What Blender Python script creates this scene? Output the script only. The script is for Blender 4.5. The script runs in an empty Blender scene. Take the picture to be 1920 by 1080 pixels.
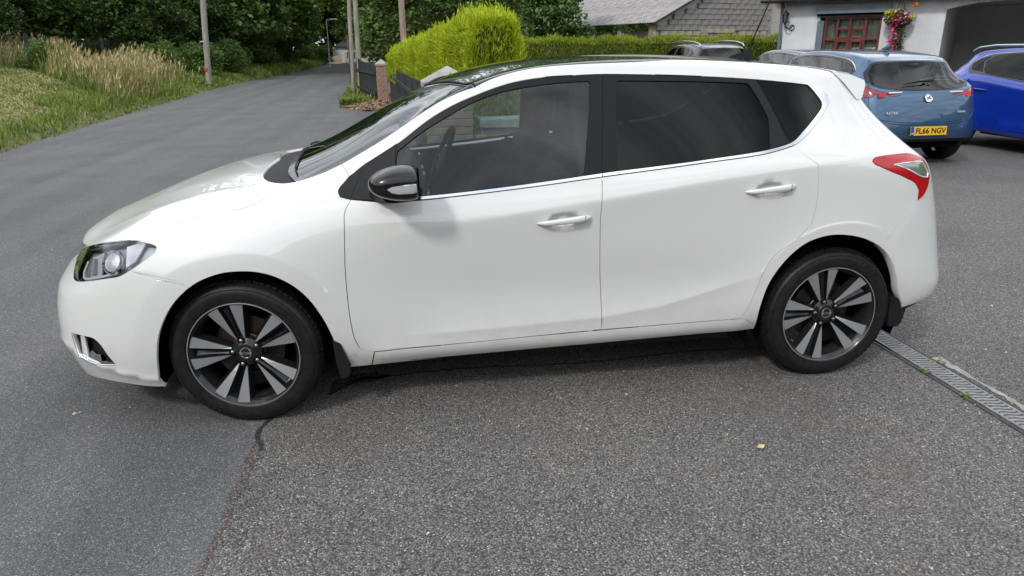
import bpy, bmesh, math, random
import numpy as np
from mathutils import Vector, Matrix, Quaternion
from mathutils.geometry import delaunay_2d_cdt
random.seed(7)
rng = np.random.default_rng(7)
R = math.radians
sc = bpy.context.scene
COL = sc.collection

# ------------------------------------------------------------------ camera
YAW, PITCH, ROLL = .153, .326, -.010
_f = Vector((math.sin(YAW)*math.cos(PITCH), math.cos(YAW)*math.cos(PITCH), -math.sin(PITCH)))
_r = Vector((math.cos(YAW), -math.sin(YAW), 0)); _u = _r.cross(_f)
_r2 = _r*math.cos(ROLL)+_u*math.sin(ROLL); _u2 = -_r*math.sin(ROLL)+_u*math.cos(ROLL)
cam = bpy.data.objects.new('camera', bpy.data.cameras.new('camera'))
cam.data.lens = 1330/1920*36; cam.data.sensor_width = 36
cam.data.clip_start = .05; cam.data.clip_end = 3000
cam.matrix_world = Matrix(((_r2.x, _u2.x, -_f.x, .70), (_r2.y, _u2.y, -_f.y, -3.794), (_r2.z, _u2.z, -_f.z, 1.555), (0, 0, 0, 1)))
COL.objects.link(cam); sc.camera = cam

# ------------------------------------------------------------------ sky and sun
SUN_EL, SUN_AZ = R(41), R(222)          # azimuth measured clockwise from +Y
world = bpy.data.worlds.new('World'); sc.world = world; world.use_nodes = True
nt = world.node_tree; nt.nodes.clear()
def wn(t, **k):
    n = nt.nodes.new(t)
    for a, b in k.items(): setattr(n, a, b)
    return n
sky = wn('ShaderNodeTexSky', sky_type='NISHITA', sun_disc=False, sun_elevation=SUN_EL, sun_rotation=SUN_AZ, air_density=1.0, dust_density=2.0)
tc = wn('ShaderNodeTexCoord'); sep = wn('ShaderNodeSeparateXYZ'); nt.links.new(tc.outputs['Generated'], sep.inputs[0])
# clouds: project the view direction on a flat layer
mx = wn('ShaderNodeMath', operation='MAXIMUM'); nt.links.new(sep.outputs['Z'], mx.inputs[0]); mx.inputs[1].default_value = .06
dv = wn('ShaderNodeVectorMath', operation='DIVIDE'); nt.links.new(tc.outputs['Generated'], dv.inputs[0])
cmb = wn('ShaderNodeCombineXYZ')
for i in range(3): nt.links.new(mx.outputs[0], cmb.inputs[i])
nt.links.new(cmb.outputs[0], dv.inputs[1])
mp = wn('ShaderNodeMapping'); mp.inputs['Scale'].default_value = (.9, 1.9, 1); mp.inputs['Rotation'].default_value = (0, 0, .5)
nt.links.new(dv.outputs[0], mp.inputs[0])
nz = wn('ShaderNodeTexNoise'); nz.inputs['Scale'].default_value = 1.3; nz.inputs['Detail'].default_value = 7; nz.inputs['Roughness'].default_value = .55
nt.links.new(mp.outputs[0], nz.inputs['Vector'])
cr = wn('ShaderNodeValToRGB'); cr.color_ramp.elements[0].position = .22; cr.color_ramp.elements[1].position = .50
nt.links.new(nz.outputs['Fac'], cr.inputs[0])
nz2 = wn('ShaderNodeTexNoise'); nz2.inputs['Scale'].default_value = 2.6; nz2.inputs['Detail'].default_value = 5
nt.links.new(mp.outputs[0], nz2.inputs['Vector'])
cc = wn('ShaderNodeValToRGB'); cc.color_ramp.elements[0].position = .35; cc.color_ramp.elements[1].position = .68
cc.color_ramp.elements[0].color = (5.8, 6.2, 6.8, 1); cc.color_ramp.elements[1].color = (11.6, 12.0, 12.6, 1)
nt.links.new(nz2.outputs['Fac'], cc.inputs[0])
mixc = wn('ShaderNodeMix', data_type='RGBA'); nt.links.new(cr.outputs[0], mixc.inputs[0])
nt.links.new(sky.outputs[0], mixc.inputs[6]); nt.links.new(cc.outputs[0], mixc.inputs[7])
bg = wn('ShaderNodeBackground'); bg.inputs['Strength'].default_value = .118
nt.links.new(mixc.outputs[2], bg.inputs[0])
wo = wn('ShaderNodeOutputWorld'); nt.links.new(bg.outputs[0], wo.inputs[0])
sl = bpy.data.lights.new('sun', 'SUN'); sl.energy = 1.2; sl.angle = R(7); sl.color = (1, .96, .90)
sun = bpy.data.objects.new('sun', sl); COL.objects.link(sun)
sun.rotation_euler = (R(90)-SUN_EL, 0, -SUN_AZ+math.pi)
sun.rotation_euler = Vector((-math.sin(SUN_AZ)*math.cos(SUN_EL), -math.cos(SUN_AZ)*math.cos(SUN_EL), -math.sin(SUN_EL))).to_track_quat('-Z', 'Y').to_euler()
sc.view_settings.view_transform = 'Standard'; sc.view_settings.look = 'None'
sc.view_settings.exposure = 0.50; sc.view_settings.gamma = 1; sc.view_settings.use_curve_mapping = False
sc.render.engine = 'CYCLES'
sc.cycles.max_bounces = 8; sc.cycles.transparent_max_bounces = 24; sc.cycles.glossy_bounces = 5; sc.cycles.transmission_bounces = 6; sc.cycles.diffuse_bounces = 3
sc.cycles.use_denoising = True; sc.cycles.caustics_reflective = False; sc.cycles.caustics_refractive = False

# ------------------------------------------------------------------ helpers
def tag(o, label=None, cat=None, group=None, kind=None):
    if label: o['label'] = label
    if cat: o['category'] = cat
    if group: o['group'] = group
    if kind: o['kind'] = kind
    return o
def empty(name, loc=(0, 0, 0), rz=0, **k):
    o = bpy.data.objects.new(name, None); COL.objects.link(o); o.location = loc; o.rotation_euler = (0, 0, rz)
    o.empty_display_size = .2
    return tag(o, **k)
def link(name, me, mat=None, parent=None, smooth=False, **k):
    o = bpy.data.objects.new(name, me); COL.objects.link(o)
    if mat is not None and not me.materials:
        for m in (mat if isinstance(mat, (list, tuple)) else [mat]): me.materials.append(m)
    if smooth: me.polygons.foreach_set('use_smooth', [True]*len(me.polygons))
    if parent: o.parent = parent
    return tag(o, **k)
def mesh_np(name, V, F, mi=None):
    """V (n,3); F (m,k) array or list of polygons"""
    me = bpy.data.meshes.new(name)
    if isinstance(F, np.ndarray):
        m, k = F.shape
        me.vertices.add(len(V)); me.vertices.foreach_set('co', np.asarray(V, np.float32).ravel())
        me.loops.add(m*k); me.loops.foreach_set('vertex_index', F.astype(np.int32).ravel())
        me.polygons.add(m); me.polygons.foreach_set('loop_start', np.arange(0, m*k, k, dtype=np.int32))
        me.polygons.foreach_set('loop_total', np.full(m, k, np.int32))
    else:
        me.from_pydata([tuple(map(float, v)) for v in V], [], [tuple(map(int, f)) for f in F])
    if mi is not None: me.polygons.foreach_set('material_index', np.asarray(mi, np.int32))
    me.update(calc_edges=True); me.validate()
    return me
class MB:
    """collects simple solids into one mesh"""
    def __init__(s): s.v = []; s.f = []; s.m = []
    def add(s, V, F, mi=0):
        n = len(s.v); s.v += [tuple(v) for v in V]; s.f += [tuple(i+n for i in f) for f in F]; s.m += [mi]*len(F); return s
    def box(s, c, d, rz=0, mi=0, M=None):
        x, y, z = d[0]/2, d[1]/2, d[2]/2
        V = [Vector((a*x, b*y, e*z)) for a in (-1, 1) for b in (-1, 1) for e in (-1, 1)]
        q = Matrix.Rotation(rz, 3, 'Z') if M is None else M
        V = [q @ v+Vector(c) for v in V]
        return s.add(V, [(0, 1, 3, 2), (4, 6, 7, 5), (0, 4, 5, 1), (2, 3, 7, 6), (0, 2, 6, 4), (1, 5, 7, 3)], mi)
    def tube(s, pts, r, n=10, mi=0, caps=True):
        pts = [Vector(p) for p in pts]; rr = r if isinstance(r, (list, tuple)) else [r]*len(pts)
        V = []; up = Vector((0, 0, 1)); N0 = None
        for i, p in enumerate(pts):
            t = (pts[min(i+1, len(pts)-1)]-pts[max(i-1, 0)]).normalized()
            if N0 is None:
                N0 = t.cross(up) if abs(t.dot(up)) < .95 else t.cross(Vector((1, 0, 0)))
            N0 = (N0-t*N0.dot(t)).normalized(); B = t.cross(N0)
            for k in range(n):
                a = 2*math.pi*k/n; V.append(p+(N0*math.cos(a)+B*math.sin(a))*rr[i])
        F = []
        for i in range(len(pts)-1):
            for k in range(n):
                a, b = i*n+k, i*n+(k+1) % n; F.append((a, a+n, b+n, b))
        if caps: F.append(tuple(range(n))); F.append(tuple(reversed(range((len(pts)-1)*n, len(pts)*n))))
        return s.add(V, F, mi)
    def lathe(s, prof, n=48, M=None, mi=0, closed=False):
        """prof: (r, h) revolved about the local Z axis"""
        M = M or Matrix.Identity(4); V = []
        for r, h in prof:
            for k in range(n):
                a = 2*math.pi*k/n; V.append(M @ Vector((r*math.cos(a), r*math.sin(a), h)))
        F = []
        m = len(prof)
        for i in range(m if closed else m-1):
            j = (i+1) % m
            for k in range(n):
                F.append((i*n+k, i*n+(k+1) % n, j*n+(k+1) % n, j*n+k))
        return s.add(V, F, mi)
    def prism(s, poly, h0, h1, M=None, mi=0):
        """poly in local XY extruded h0..h1 in Z"""
        M = M or Matrix.Identity(4); n = len(poly)
        V = [M @ Vector((x, y, h0)) for x, y in poly]+[M @ Vector((x, y, h1)) for x, y in poly]
        F = [tuple(reversed(range(n))), tuple(range(n, 2*n))]+[(i, (i+1) % n, n+(i+1) % n, n+i) for i in range(n)]
        return s.add(V, F, mi)
    def mesh(s, name, bevel=0, seg=2, smooth=None, sub=0):
        me = bpy.data.meshes.new(name); me.from_pydata(s.v, [], s.f)
        me.polygons.foreach_set('material_index', s.m); me.update()
        if bevel or sub:
            bm = bmesh.new(); bm.from_mesh(me)
            bmesh.ops.remove_doubles(bm, verts=bm.verts, dist=1e-6)
            if bevel:
                es = [e for e in bm.edges if len(e.link_faces) == 2 and e.calc_face_angle(0) > .45]
                bmesh.ops.bevel(bm, geom=es, offset=bevel, segments=seg, profile=.6, affect='EDGES', clamp_overlap=True)
            bm.to_mesh(me); bm.free()
        if smooth is not None:
            me.polygons.foreach_set('use_smooth', [True]*len(me.polygons))
            me.set_sharp_from_angle(angle=R(smooth))
        return me
    def obj(s, name, mat, parent=None, bevel=0, seg=2, smooth=None, **k):
        return link(name, s.mesh(name, bevel, seg, smooth), mat, parent, **k)
def subsurf(me, levels=2):
    o = bpy.data.objects.new('tmp', me); COL.objects.link(o)
    md = o.modifiers.new('s', 'SUBSURF'); md.levels = md.render_levels = levels
    dg = bpy.context.evaluated_depsgraph_get(); dg.update()
    m2 = bpy.data.meshes.new_from_object(o.evaluated_get(dg)); m2.materials.clear()
    bpy.data.objects.remove(o); m2.polygons.foreach_set('use_smooth', [True]*len(m2.polygons)); return m2
def text_mesh(name, body, size, extrude=.001, bold=0, spacing=1.0):
    cu = bpy.data.curves.new(name, 'FONT'); cu.body = body; cu.size = size; cu.extrude = extrude; cu.offset = bold
    cu.align_x = 'CENTER'; cu.align_y = 'CENTER'; cu.space_character = spacing; cu.resolution_u = 3
    o = bpy.data.objects.new('tmp', cu); COL.objects.link(o)
    dg = bpy.context.evaluated_depsgraph_get(); dg.update()
    me = bpy.data.meshes.new_from_object(o.evaluated_get(dg)); bpy.data.objects.remove(o); me.materials.clear(); me.name = name
    return me
def copy_tree(o, parent=None):
    c = o.copy(); COL.objects.link(c)
    if parent: c.parent = parent
    for ch in list(o.children): copy_tree(ch, c)
    return c

# ------------------------------------------------------------------ materials
def mat(name, col=(.5, .5, .5), rough=.5, metal=0, coat=0, spec=.5, coatr=.03, emis=None):
    m = bpy.data.materials.new(name); m.use_nodes = True; b = m.node_tree.nodes['Principled BSDF']
    b.inputs['Base Color'].default_value = (*col, 1); b.inputs['Roughness'].default_value = rough; b.inputs['Metallic'].default_value = metal
    b.inputs['Coat Weight'].default_value = coat; b.inputs['Coat Roughness'].default_value = coatr
    b.inputs['Specular IOR Level'].default_value = spec
    return m
def N_(m, t, **k):
    n = m.node_tree.nodes.new(t)
    for a, b in k.items(): setattr(n, a, b)
    return n
def L_(m, a, b): m.node_tree.links.new(a, b)
def bsdf(m): return m.node_tree.nodes['Principled BSDF']
def ramp(m, stops, interp='LINEAR'):
    r = N_(m, 'ShaderNodeValToRGB'); cr_ = r.color_ramp; cr_.interpolation = interp
    while len(cr_.elements) < len(stops): cr_.elements.new(.5)
    for e, (p, c) in zip(cr_.elements, stops): e.position = p; e.color = (*c, 1) if len(c) == 3 else c
    return r
def noise(m, scale, detail=4, rough=.55, vec=None, dim=None):
    n = N_(m, 'ShaderNodeTexNoise'); n.inputs['Scale'].default_value = scale; n.inputs['Detail'].default_value = detail; n.inputs['Roughness'].default_value = rough
    if vec is not None: L_(m, vec, n.inputs['Vector'])
    return n
def coords(m, kind='Object', scale=None):
    t = N_(m, 'ShaderNodeTexCoord')
    if scale is None: return t.outputs[kind]
    mp_ = N_(m, 'ShaderNodeMapping'); mp_.inputs['Scale'].default_value = scale; L_(m, t.outputs[kind], mp_.inputs[0]); return mp_.outputs[0]
def noisy(name, c1, c2, scale=5, rough=.7, bump=.0, bscale=None, metal=0, detail=6, spec=.5, lo=.35, hi=.65, scl=None):
    """two-tone mottled material with optional fine relief"""
    m = mat(name, c1, rough, metal, spec=spec); co = coords(m, 'Object', scl)
    n = noise(m, scale, detail, .6, co); r = ramp(m, [(lo, c1), (hi, c2)]); L_(m, n.outputs['Fac'], r.inputs[0]); L_(m, r.outputs[0], bsdf(m).inputs['Base Color'])
    if bump:
        n2 = noise(m, bscale or scale*6, 5, .6, co); b = N_(m, 'ShaderNodeBump'); b.inputs['Strength'].default_value = bump; b.inputs['Distance'].default_value = .01
        L_(m, n2.outputs['Fac'], b.inputs['Height']); L_(m, b.outputs[0], bsdf(m).inputs['Normal'])
    return m
def glass(name, tint, refl=1.0, rough=.0, film=0.0, filmcol=(.02, .02, .02), ior=1.5, two=1.8):
    """thin pane: tinted see-through plus a Fresnel reflection"""
    m = bpy.data.materials.new(name); m.use_nodes = True; m.node_tree.nodes.clear()
    tr = N_(m, 'ShaderNodeBsdfTransparent'); tr.inputs[0].default_value = (*tint, 1)
    gl = N_(m, 'ShaderNodeBsdfGlossy'); gl.inputs['Roughness'].default_value = rough; gl.inputs[0].default_value = (refl, refl, refl, 1)
    base = tr.outputs[0]
    if film:
        df = N_(m, 'ShaderNodeBsdfDiffuse'); df.inputs[0].default_value = (*filmcol, 1)
        mx_ = N_(m, 'ShaderNodeMixShader'); mx_.inputs[0].default_value = film; L_(m, tr.outputs[0], mx_.inputs[1]); L_(m, df.outputs[0], mx_.inputs[2]); base = mx_.outputs[0]
    fr = N_(m, 'ShaderNodeFresnel'); fr.inputs[0].default_value = ior
    # two faces of a pane roughly double the reflection
    mu = N_(m, 'ShaderNodeMath', operation='MULTIPLY', use_clamp=True); mu.inputs[1].default_value = two; L_(m, fr.outputs[0], mu.inputs[0])
    ms = N_(m, 'ShaderNodeMixShader'); L_(m, mu.outputs[0], ms.inputs[0]); L_(m, base, ms.inputs[1]); L_(m, gl.outputs[0], ms.inputs[2])
    o = N_(m, 'ShaderNodeOutputMaterial'); L_(m, ms.outputs[0], o.inputs[0]); return m
def leafmat(name, stops, rough=.55, trans=.25, noise_scale=.6):
    """foliage: tone differs per leaf, and in drifts over the plant"""
    m = mat(name, (.05, .09, .03), rough, spec=.3); g = N_(m, 'ShaderNodeNewGeometry')
    n = noise(m, noise_scale, 3, .5, coords(m))
    a = N_(m, 'ShaderNodeMath', operation='MULTIPLY'); a.inputs[1].default_value = .55; L_(m, g.outputs['Random Per Island'], a.inputs[0])
    b = N_(m, 'ShaderNodeMath', operation='MULTIPLY_ADD'); b.inputs[1].default_value = .75; L_(m, n.outputs['Fac'], b.inputs[0]); L_(m, a.outputs[0], b.inputs[2])
    s = N_(m, 'ShaderNodeMath', operation='SUBTRACT'); s.inputs[1].default_value = .15; L_(m, b.outputs[0], s.inputs[0])
    r = ramp(m, stops); L_(m, s.outputs[0], r.inputs[0]); L_(m, r.outputs[0], bsdf(m).inputs['Base Color'])
    if trans:
        tl = N_(m, 'ShaderNodeBsdfTranslucent'); L_(m, r.outputs[0], tl.inputs[0]); mx_ = N_(m, 'ShaderNodeMixShader'); mx_.inputs[0].default_value = trans
        L_(m, bsdf(m).outputs[0], mx_.inputs[1]); L_(m, tl.outputs[0], mx_.inputs[2]); L_(m, mx_.outputs[0], m.node_tree.nodes['Material Output'].inputs[0])
    return m

def asphalt(name, stones, base, scale, bump, tint=(.5, .5, .5), streak=False, patch=None):
    m = mat(name, base, .85, spec=.35); co = coords(m)
    v = N_(m, 'ShaderNodeTexVoronoi'); v.inputs['Scale'].default_value = scale; L_(m, co, v.inputs['Vector'])
    v2 = N_(m, 'ShaderNodeTexVoronoi'); v2.inputs['Scale'].default_value = scale*2.3; L_(m, co, v2.inputs['Vector'])
    sp = N_(m, 'ShaderNodeSeparateColor'); L_(m, v.outputs['Color'], sp.inputs[0])
    r = ramp(m, stones); L_(m, sp.outputs[0], r.inputs[0])
    # binder showing between stones
    e = ramp(m, [(.42, (1, 1, 1)), (.74, (0, 0, 0))]); L_(m, v.outputs['Distance'], e.inputs[0])
    mix = N_(m, 'ShaderNodeMix', data_type='RGBA'); L_(m, e.outputs[0], mix.inputs[0]); mix.inputs[6].default_value = (*base, 1); L_(m, r.outputs[0], mix.inputs[7])
    sp2 = N_(m, 'ShaderNodeSeparateColor'); L_(m, v2.outputs['Color'], sp2.inputs[0])
    r2 = ramp(m, [(0, (.82, .82, .82)), (1, (1.2, 1.19, 1.17))]); L_(m, sp2.outputs[1], r2.inputs[0])
    mm = N_(m, 'ShaderNodeMix', data_type='RGBA', blend_type='MULTIPLY'); mm.inputs[0].default_value = 1; L_(m, mix.outputs[2], mm.inputs[6]); L_(m, r2.outputs[0], mm.inputs[7])
    big = noise(m, .9, 6, .6, co); rb = ramp(m, [(.3, (.80, .80, .82)), (.5, (1, 1, 1)), (.72, (1.16, 1.13, 1.10))]); L_(m, big.outputs['Fac'], rb.inputs[0])
    m3 = N_(m, 'ShaderNodeMix', data_type='RGBA', blend_type='MULTIPLY'); m3.inputs[0].default_value = 1; L_(m, mm.outputs[2], m3.inputs[6]); L_(m, rb.outputs[0], m3.inputs[7])
    out = m3.outputs[2]
    if streak:   # tyre-polished bands along the road
        c2 = coords(m, 'Object', (1.1, .03, 1)); ns = noise(m, 1.6, 4, .5, c2); rs = ramp(m, [(.38, (.86, .87, .88)), (.62, (1.10, 1.09, 1.08))]); L_(m, ns.outputs['Fac'], rs.inputs[0])
        m4 = N_(m, 'ShaderNodeMix', data_type='RGBA', blend_type='MULTIPLY'); m4.inputs[0].default_value = 1; L_(m, out, m4.inputs[6]); L_(m, rs.outputs[0], m4.inputs[7]); out = m4.outputs[2]
    if patch:    # brownish silt drifts
        c3 = noise(m, .55, 5, .65, co); rp = ramp(m, [(.55, (0, 0, 0)), (.75, (1, 1, 1))]); L_(m, c3.outputs['Fac'], rp.inputs[0])
        f = N_(m, 'ShaderNodeMath', operation='MULTIPLY'); f.inputs[1].default_value = .45; L_(m, rp.outputs[0], f.inputs[0])
        m5 = N_(m, 'ShaderNodeMix', data_type='RGBA'); L_(m, f.outputs[0], m5.inputs[0]); L_(m, out, m5.inputs[6]); m5.inputs[7].default_value = (*patch, 1); out = m5.outputs[2]
    L_(m, out, bsdf(m).inputs['Base Color'])
    # moisture/gloss variation and relief
    rr = ramp(m, [(0, (.95, .95, .95)), (1, (.55, .55, .55))]); L_(m, sp2.outputs[0], rr.inputs[0]); L_(m, rr.outputs[0], bsdf(m).inputs['Roughness'])
    inv = N_(m, 'ShaderNodeMath', operation='SUBTRACT'); inv.inputs[0].default_value = 1; L_(m, v.outputs['Distance'], inv.inputs[1])
    ad = N_(m, 'ShaderNodeMath', operation='MULTIPLY_ADD'); ad.inputs[1].default_value = 1.1; L_(m, sp.outputs[1], ad.inputs[0]); L_(m, inv.outputs[0], ad.inputs[2])
    b = N_(m, 'ShaderNodeBump'); b.inputs['Strength'].default_value = bump; b.inputs['Distance'].default_value = .006
    L_(m, ad.outputs[0], b.inputs['Height']); L_(m, b.outputs[0], bsdf(m).inputs['Normal'])
    return m
M = {}
def car_white():
    m = mat('white_paint', (.69, .695, .678), .45, coat=1.0, coatr=.02); b = bsdf(m); b.inputs['Coat IOR'].default_value = 1.7
    co = coords(m); s = N_(m, 'ShaderNodeSeparateXYZ'); L_(m, co, s.inputs[0])
    # thin road film, thickest low on the car
    r = ramp(m, [(.0, (1, 1, 1)), (.28, (.55, .55, .55)), (.60, (0, 0, 0))]); L_(m, s.outputs['Z'], r.inputs[0]); n = noise(m, 9, 8, .7, co); rn = ramp(m, [(.42, (.1, .1, .1)), (.75, (1, 1, 1))]); L_(m, n.outputs['Fac'], rn.inputs[0])
    k = N_(m, 'ShaderNodeMath', operation='MULTIPLY'); L_(m, r.outputs[0], k.inputs[0]); L_(m, rn.outputs[0], k.inputs[1]); k2 = N_(m, 'ShaderNodeMath', operation='MULTIPLY'); k2.inputs[1].default_value = .35; L_(m, k.outputs[0], k2.inputs[0])
    mx_ = N_(m, 'ShaderNodeMix', data_type='RGBA'); L_(m, k2.outputs[0], mx_.inputs[0]); mx_.inputs[6].default_value = (.69, .695, .678, 1); mx_.inputs[7].default_value = (.26, .23, .20, 1); L_(m, mx_.outputs[2], b.inputs['Base Color'])
    n3 = noise(m, 1.4, 3, .5, co); bp = N_(m, 'ShaderNodeBump'); bp.inputs['Strength'].default_value = .06; bp.inputs['Distance'].default_value = .02; L_(m, n3.outputs['Fac'], bp.inputs['Height']); L_(m, bp.outputs[0], b.inputs['Coat Normal'])
    return m
M['drive'] = asphalt('drive_tarmac', [(0, (.11, .105, .102)), (.45, (.180, .173, .167)), (.85, (.265, .255, .244)), (.97, (.38, .365, .345)), (1, (.62, .60, .57))], (.060, .057, .055), 155, .85, patch=(.15, .12, .105))
M['road'] = asphalt('road_tarmac', [(0, (.09, .09, .092)), (.5, (.135, .134, .137)), (.9, (.19, .188, .19)), (1, (.38, .38, .37))], (.07, .07, .072), 210, .35, streak=True)
M['joint'] = asphalt('joint_band', [(0, (.09, .078, .07)), (.5, (.15, .13, .117)), (.9, (.22, .195, .175)), (1, (.38, .34, .31))], (.055, .048, .044), 145, .9)
M['wet'] = asphalt('wet_tarmac', [(0, (.02, .02, .02)), (.5, (.05, .049, .048)), (.9, (.10, .097, .095)), (1, (.3, .29, .28))], (.012, .012, .012), 145, .9)
M['tar'] = noisy('tar', (.014, .014, .014), (.05, .049, .048), 60, .5, .3, 200)
M['soil'] = noisy('soil', (.10, .07, .045), (.2, .15, .10), 8, .95, .8, 60)
M['field'] = noisy('field', (.05, .08, .02), (.11, .11, .04), 1.5, .95, .5, 30)
M['bank'] = noisy('bank', (.05, .07, .02), (.20, .16, .07), 2.2, .95, .8, 30)
M['white'] = car_white()
M['white_under'] = mat('black_lip', (.02, .02, .02), .6)
M['gloss_black'] = mat('gloss_black', (.005, .005, .006), .3, coat=.55, coatr=.02, spec=.3)
M['roof_black'] = mat('roof_black', (.004, .004, .005), .15, coat=1, coatr=.02)
M['trim_black'] = mat('trim_black', (.008, .008, .010), .5, spec=.22)
M['rubber'] = mat('rubber_black', (.010, .010, .010), .7, spec=.25)
M['plastic'] = noisy('rough_plastic', (.008, .008, .009), (.016, .016, .017), 300, .6, spec=.25)
M['chrome'] = mat('chrome', (.82, .83, .84), .10, 1)
M['satin'] = mat('satin_metal', (.6, .61, .62), .3, 1)
M['nut'] = mat('wheel_nut', (.22, .20, .19), .35, 1)
M['void'] = mat('dark_void', (.004, .004, .004), .95, spec=.1)
M['glass_side'] = glass('side_glass', (.50, .64, .62), .95, two=1.15)
M['glass_screen'] = glass('windscreen_glass', (.50, .74, .66), .9, two=1.1)
M['glass_dark'] = glass('privacy_glass', (.04, .04, .045), .85, two=.65)
M['glass_lamp'] = glass('lamp_glass', (.9, .92, .95), .8)
M['interior'] = noisy('interior_grey', (.018, .018, .020), (.03, .03, .033), 80, .8)
M['seat'] = noisy('seat_cloth', (.025, .025, .028), (.045, .045, .05), 220, .9, .3, 500)
M['headlining'] = mat('headlining', (.35, .34, .32), .9)
M['brick'] = noisy('brick', (.25, .125, .085), (.38, .235, .18), 7, .9, .5, 90)
M['mortar'] = noisy('mortar', (.30, .28, .25), (.42, .40, .36), 30, .95, .5, 150)
M['coping'] = noisy('concrete_coping', (.24, .24, .215), (.40, .395, .36), 9, .9, .4, 90)
def rust():
    m = mat('tyre', (.018, .018, .019), .5, spec=.3); n = noise(m, 40, 5, .6, coords(m)); r = ramp(m, [(.35, (.006, .006, .007)), (.7, (.017, .0165, .016))]); L_(m, n.outputs['Fac'], r.inputs[0]); L_(m, r.outputs[0], bsdf(m).inputs['Base Color']); return m
M['tyre'] = rust()
M['rim_dark'] = mat('rim_dark', (.012, .013, .015), .3, .3, coat=.5)
M['rim_face'] = mat('rim_machined', (.58, .58, .60), .40, .85)
M['disc'] = noisy('brake_disc', (.05, .045, .045), (.12, .09, .075), 18, .5, 0, metal=.8)
M['red_lamp'] = mat('red_lamp', (.46, .004, .010), .2, coat=.4, coatr=.01)
M['red_lamp_dark'] = mat('red_lamp_dark', (.22, .005, .012), .15, coat=1, coatr=.01)
M['lamp_silver'] = mat('lamp_silver', (.88, .89, .90), .22, .45)
M['lamp_grey'] = mat('lamp_grey', (.42, .44, .46), .3, .4)
M['lamp_olive'] = mat('lamp_olive', (.26, .29, .24), .15, .4, coat=1, coatr=.01)
M['lamp_clear'] = mat('lamp_clear', (.55, .57, .58), .12, .5, coat=1)

# ------------------------------------------------------------------ car body surface: control points, B-spline
# control rows (bottom edge up to the centre line), columns from the nose centre round the side to the tail centre
G = {}
G[0]=[(-.86,0,.19),(-.84,-.35,.19),(-.77,-.61,.20),(-.63,-.755,.21),(-.40,-.82,.19),(-.15,-.84,.20),(.15,-.84,.21),(.45,-.825,.215),(.70,-.82,.222),(1.0,-.82,.230),(1.3,-.82,.238),(1.6,-.82,.244),(1.95,-.82,.253),(2.3,-.825,.262),(2.6,-.84,.27),(2.85,-.84,.27),(3.05,-.83,.28),(3.22,-.77,.305),(3.34,-.60,.325),(3.38,-.32,.33),(3.39,0,.33)]
G[1]=[(-.925,0,.35),(-.905,-.35,.35),(-.815,-.62,.35),(-.67,-.77,.34),(-.44,-.85,.33),(-.15,-.87,.36),(.15,-.87,.36),(.45,-.865,.34),(.70,-.862,.33),(1.0,-.86,.335),(1.3,-.86,.34),(1.6,-.86,.345),(1.95,-.862,.35),(2.3,-.87,.36),(2.6,-.88,.38),(2.85,-.88,.38),(3.08,-.865,.38),(3.29,-.80,.37),(3.42,-.62,.37),(3.46,-.33,.37),(3.47,0,.37)]
G[2]=[(-.925,0,.53),(-.90,-.35,.53),(-.81,-.60,.53),(-.675,-.745,.53),(-.45,-.84,.54),(-.15,-.882,.58),(.15,-.885,.58),(.45,-.872,.56),(.70,-.868,.56),(1.0,-.866,.565),(1.3,-.866,.57),(1.6,-.867,.575),(1.95,-.87,.58),(2.3,-.88,.59),(2.6,-.888,.60),(2.85,-.885,.60),(3.08,-.86,.59),(3.27,-.79,.57),(3.40,-.62,.56),(3.45,-.33,.56),(3.46,0,.56)]
G[3]=[(-.86,0,.65),(-.835,-.34,.65),(-.745,-.575,.65),(-.635,-.72,.66),(-.44,-.82,.70),(-.15,-.862,.76),(.15,-.872,.79),(.45,-.876,.80),(.70,-.878,.81),(1.0,-.879,.828),(1.3,-.880,.855),(1.6,-.881,.888),(1.95,-.882,.930),(2.3,-.884,.975),(2.6,-.882,.995),(2.85,-.866,1.0),(3.05,-.825,.99),(3.21,-.745,.96),(3.31,-.60,.92),(3.37,-.33,.88),(3.39,0,.87)]
G[4]=[(-.82,0,.71),(-.79,-.33,.71),(-.70,-.54,.728),(-.60,-.67,.772),(-.41,-.755,.828),(-.12,-.785,.895),(.15,-.785,.950),(.45,-.815,.965),(.70,-.833,.962),(1.0,-.838,.983),(1.3,-.840,1.012),(1.6,-.840,1.044),(1.95,-.838,1.080),(2.3,-.828,1.120),(2.6,-.808,1.135),(2.85,-.775,1.125),(3.02,-.735,1.105),(3.14,-.68,1.075),(3.20,-.56,1.05),(3.26,-.32,1.04),(3.28,0,1.04)]
G[5]=[(-.815,0,.742),(-.78,-.30,.748),(-.68,-.48,.768),(-.57,-.58,.808),(-.38,-.66,.882),(-.12,-.69,.948),(.15,-.70,1.00),(.45,-.72,1.02),(.70,-.69,1.182),(.95,-.665,1.332),(1.27,-.648,1.412),(1.6,-.640,1.430),(1.95,-.636,1.430),(2.3,-.630,1.408),(2.6,-.620,1.378),(2.76,-.605,1.350),(2.86,-.60,1.300),(2.92,-.585,1.275),(2.99,-.50,1.265),(3.06,-.30,1.26),(3.08,0,1.26)]
G[6]=[(-.78,0,.768),(-.75,-.27,.775),(-.64,-.42,.797),(-.53,-.49,.838),(-.35,-.56,.910),(-.10,-.60,.972),(.165,-.635,1.005),(.43,-.645,1.078),(.70,-.605,1.232),(.98,-.57,1.385),(1.27,-.562,1.465),(1.6,-.558,1.492),(1.95,-.555,1.496),(2.3,-.550,1.482),(2.6,-.540,1.455),(2.76,-.53,1.430),(2.84,-.525,1.40),(2.88,-.51,1.385),(2.93,-.43,1.375),(2.98,-.26,1.37),(3.0,0,1.37)]
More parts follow.
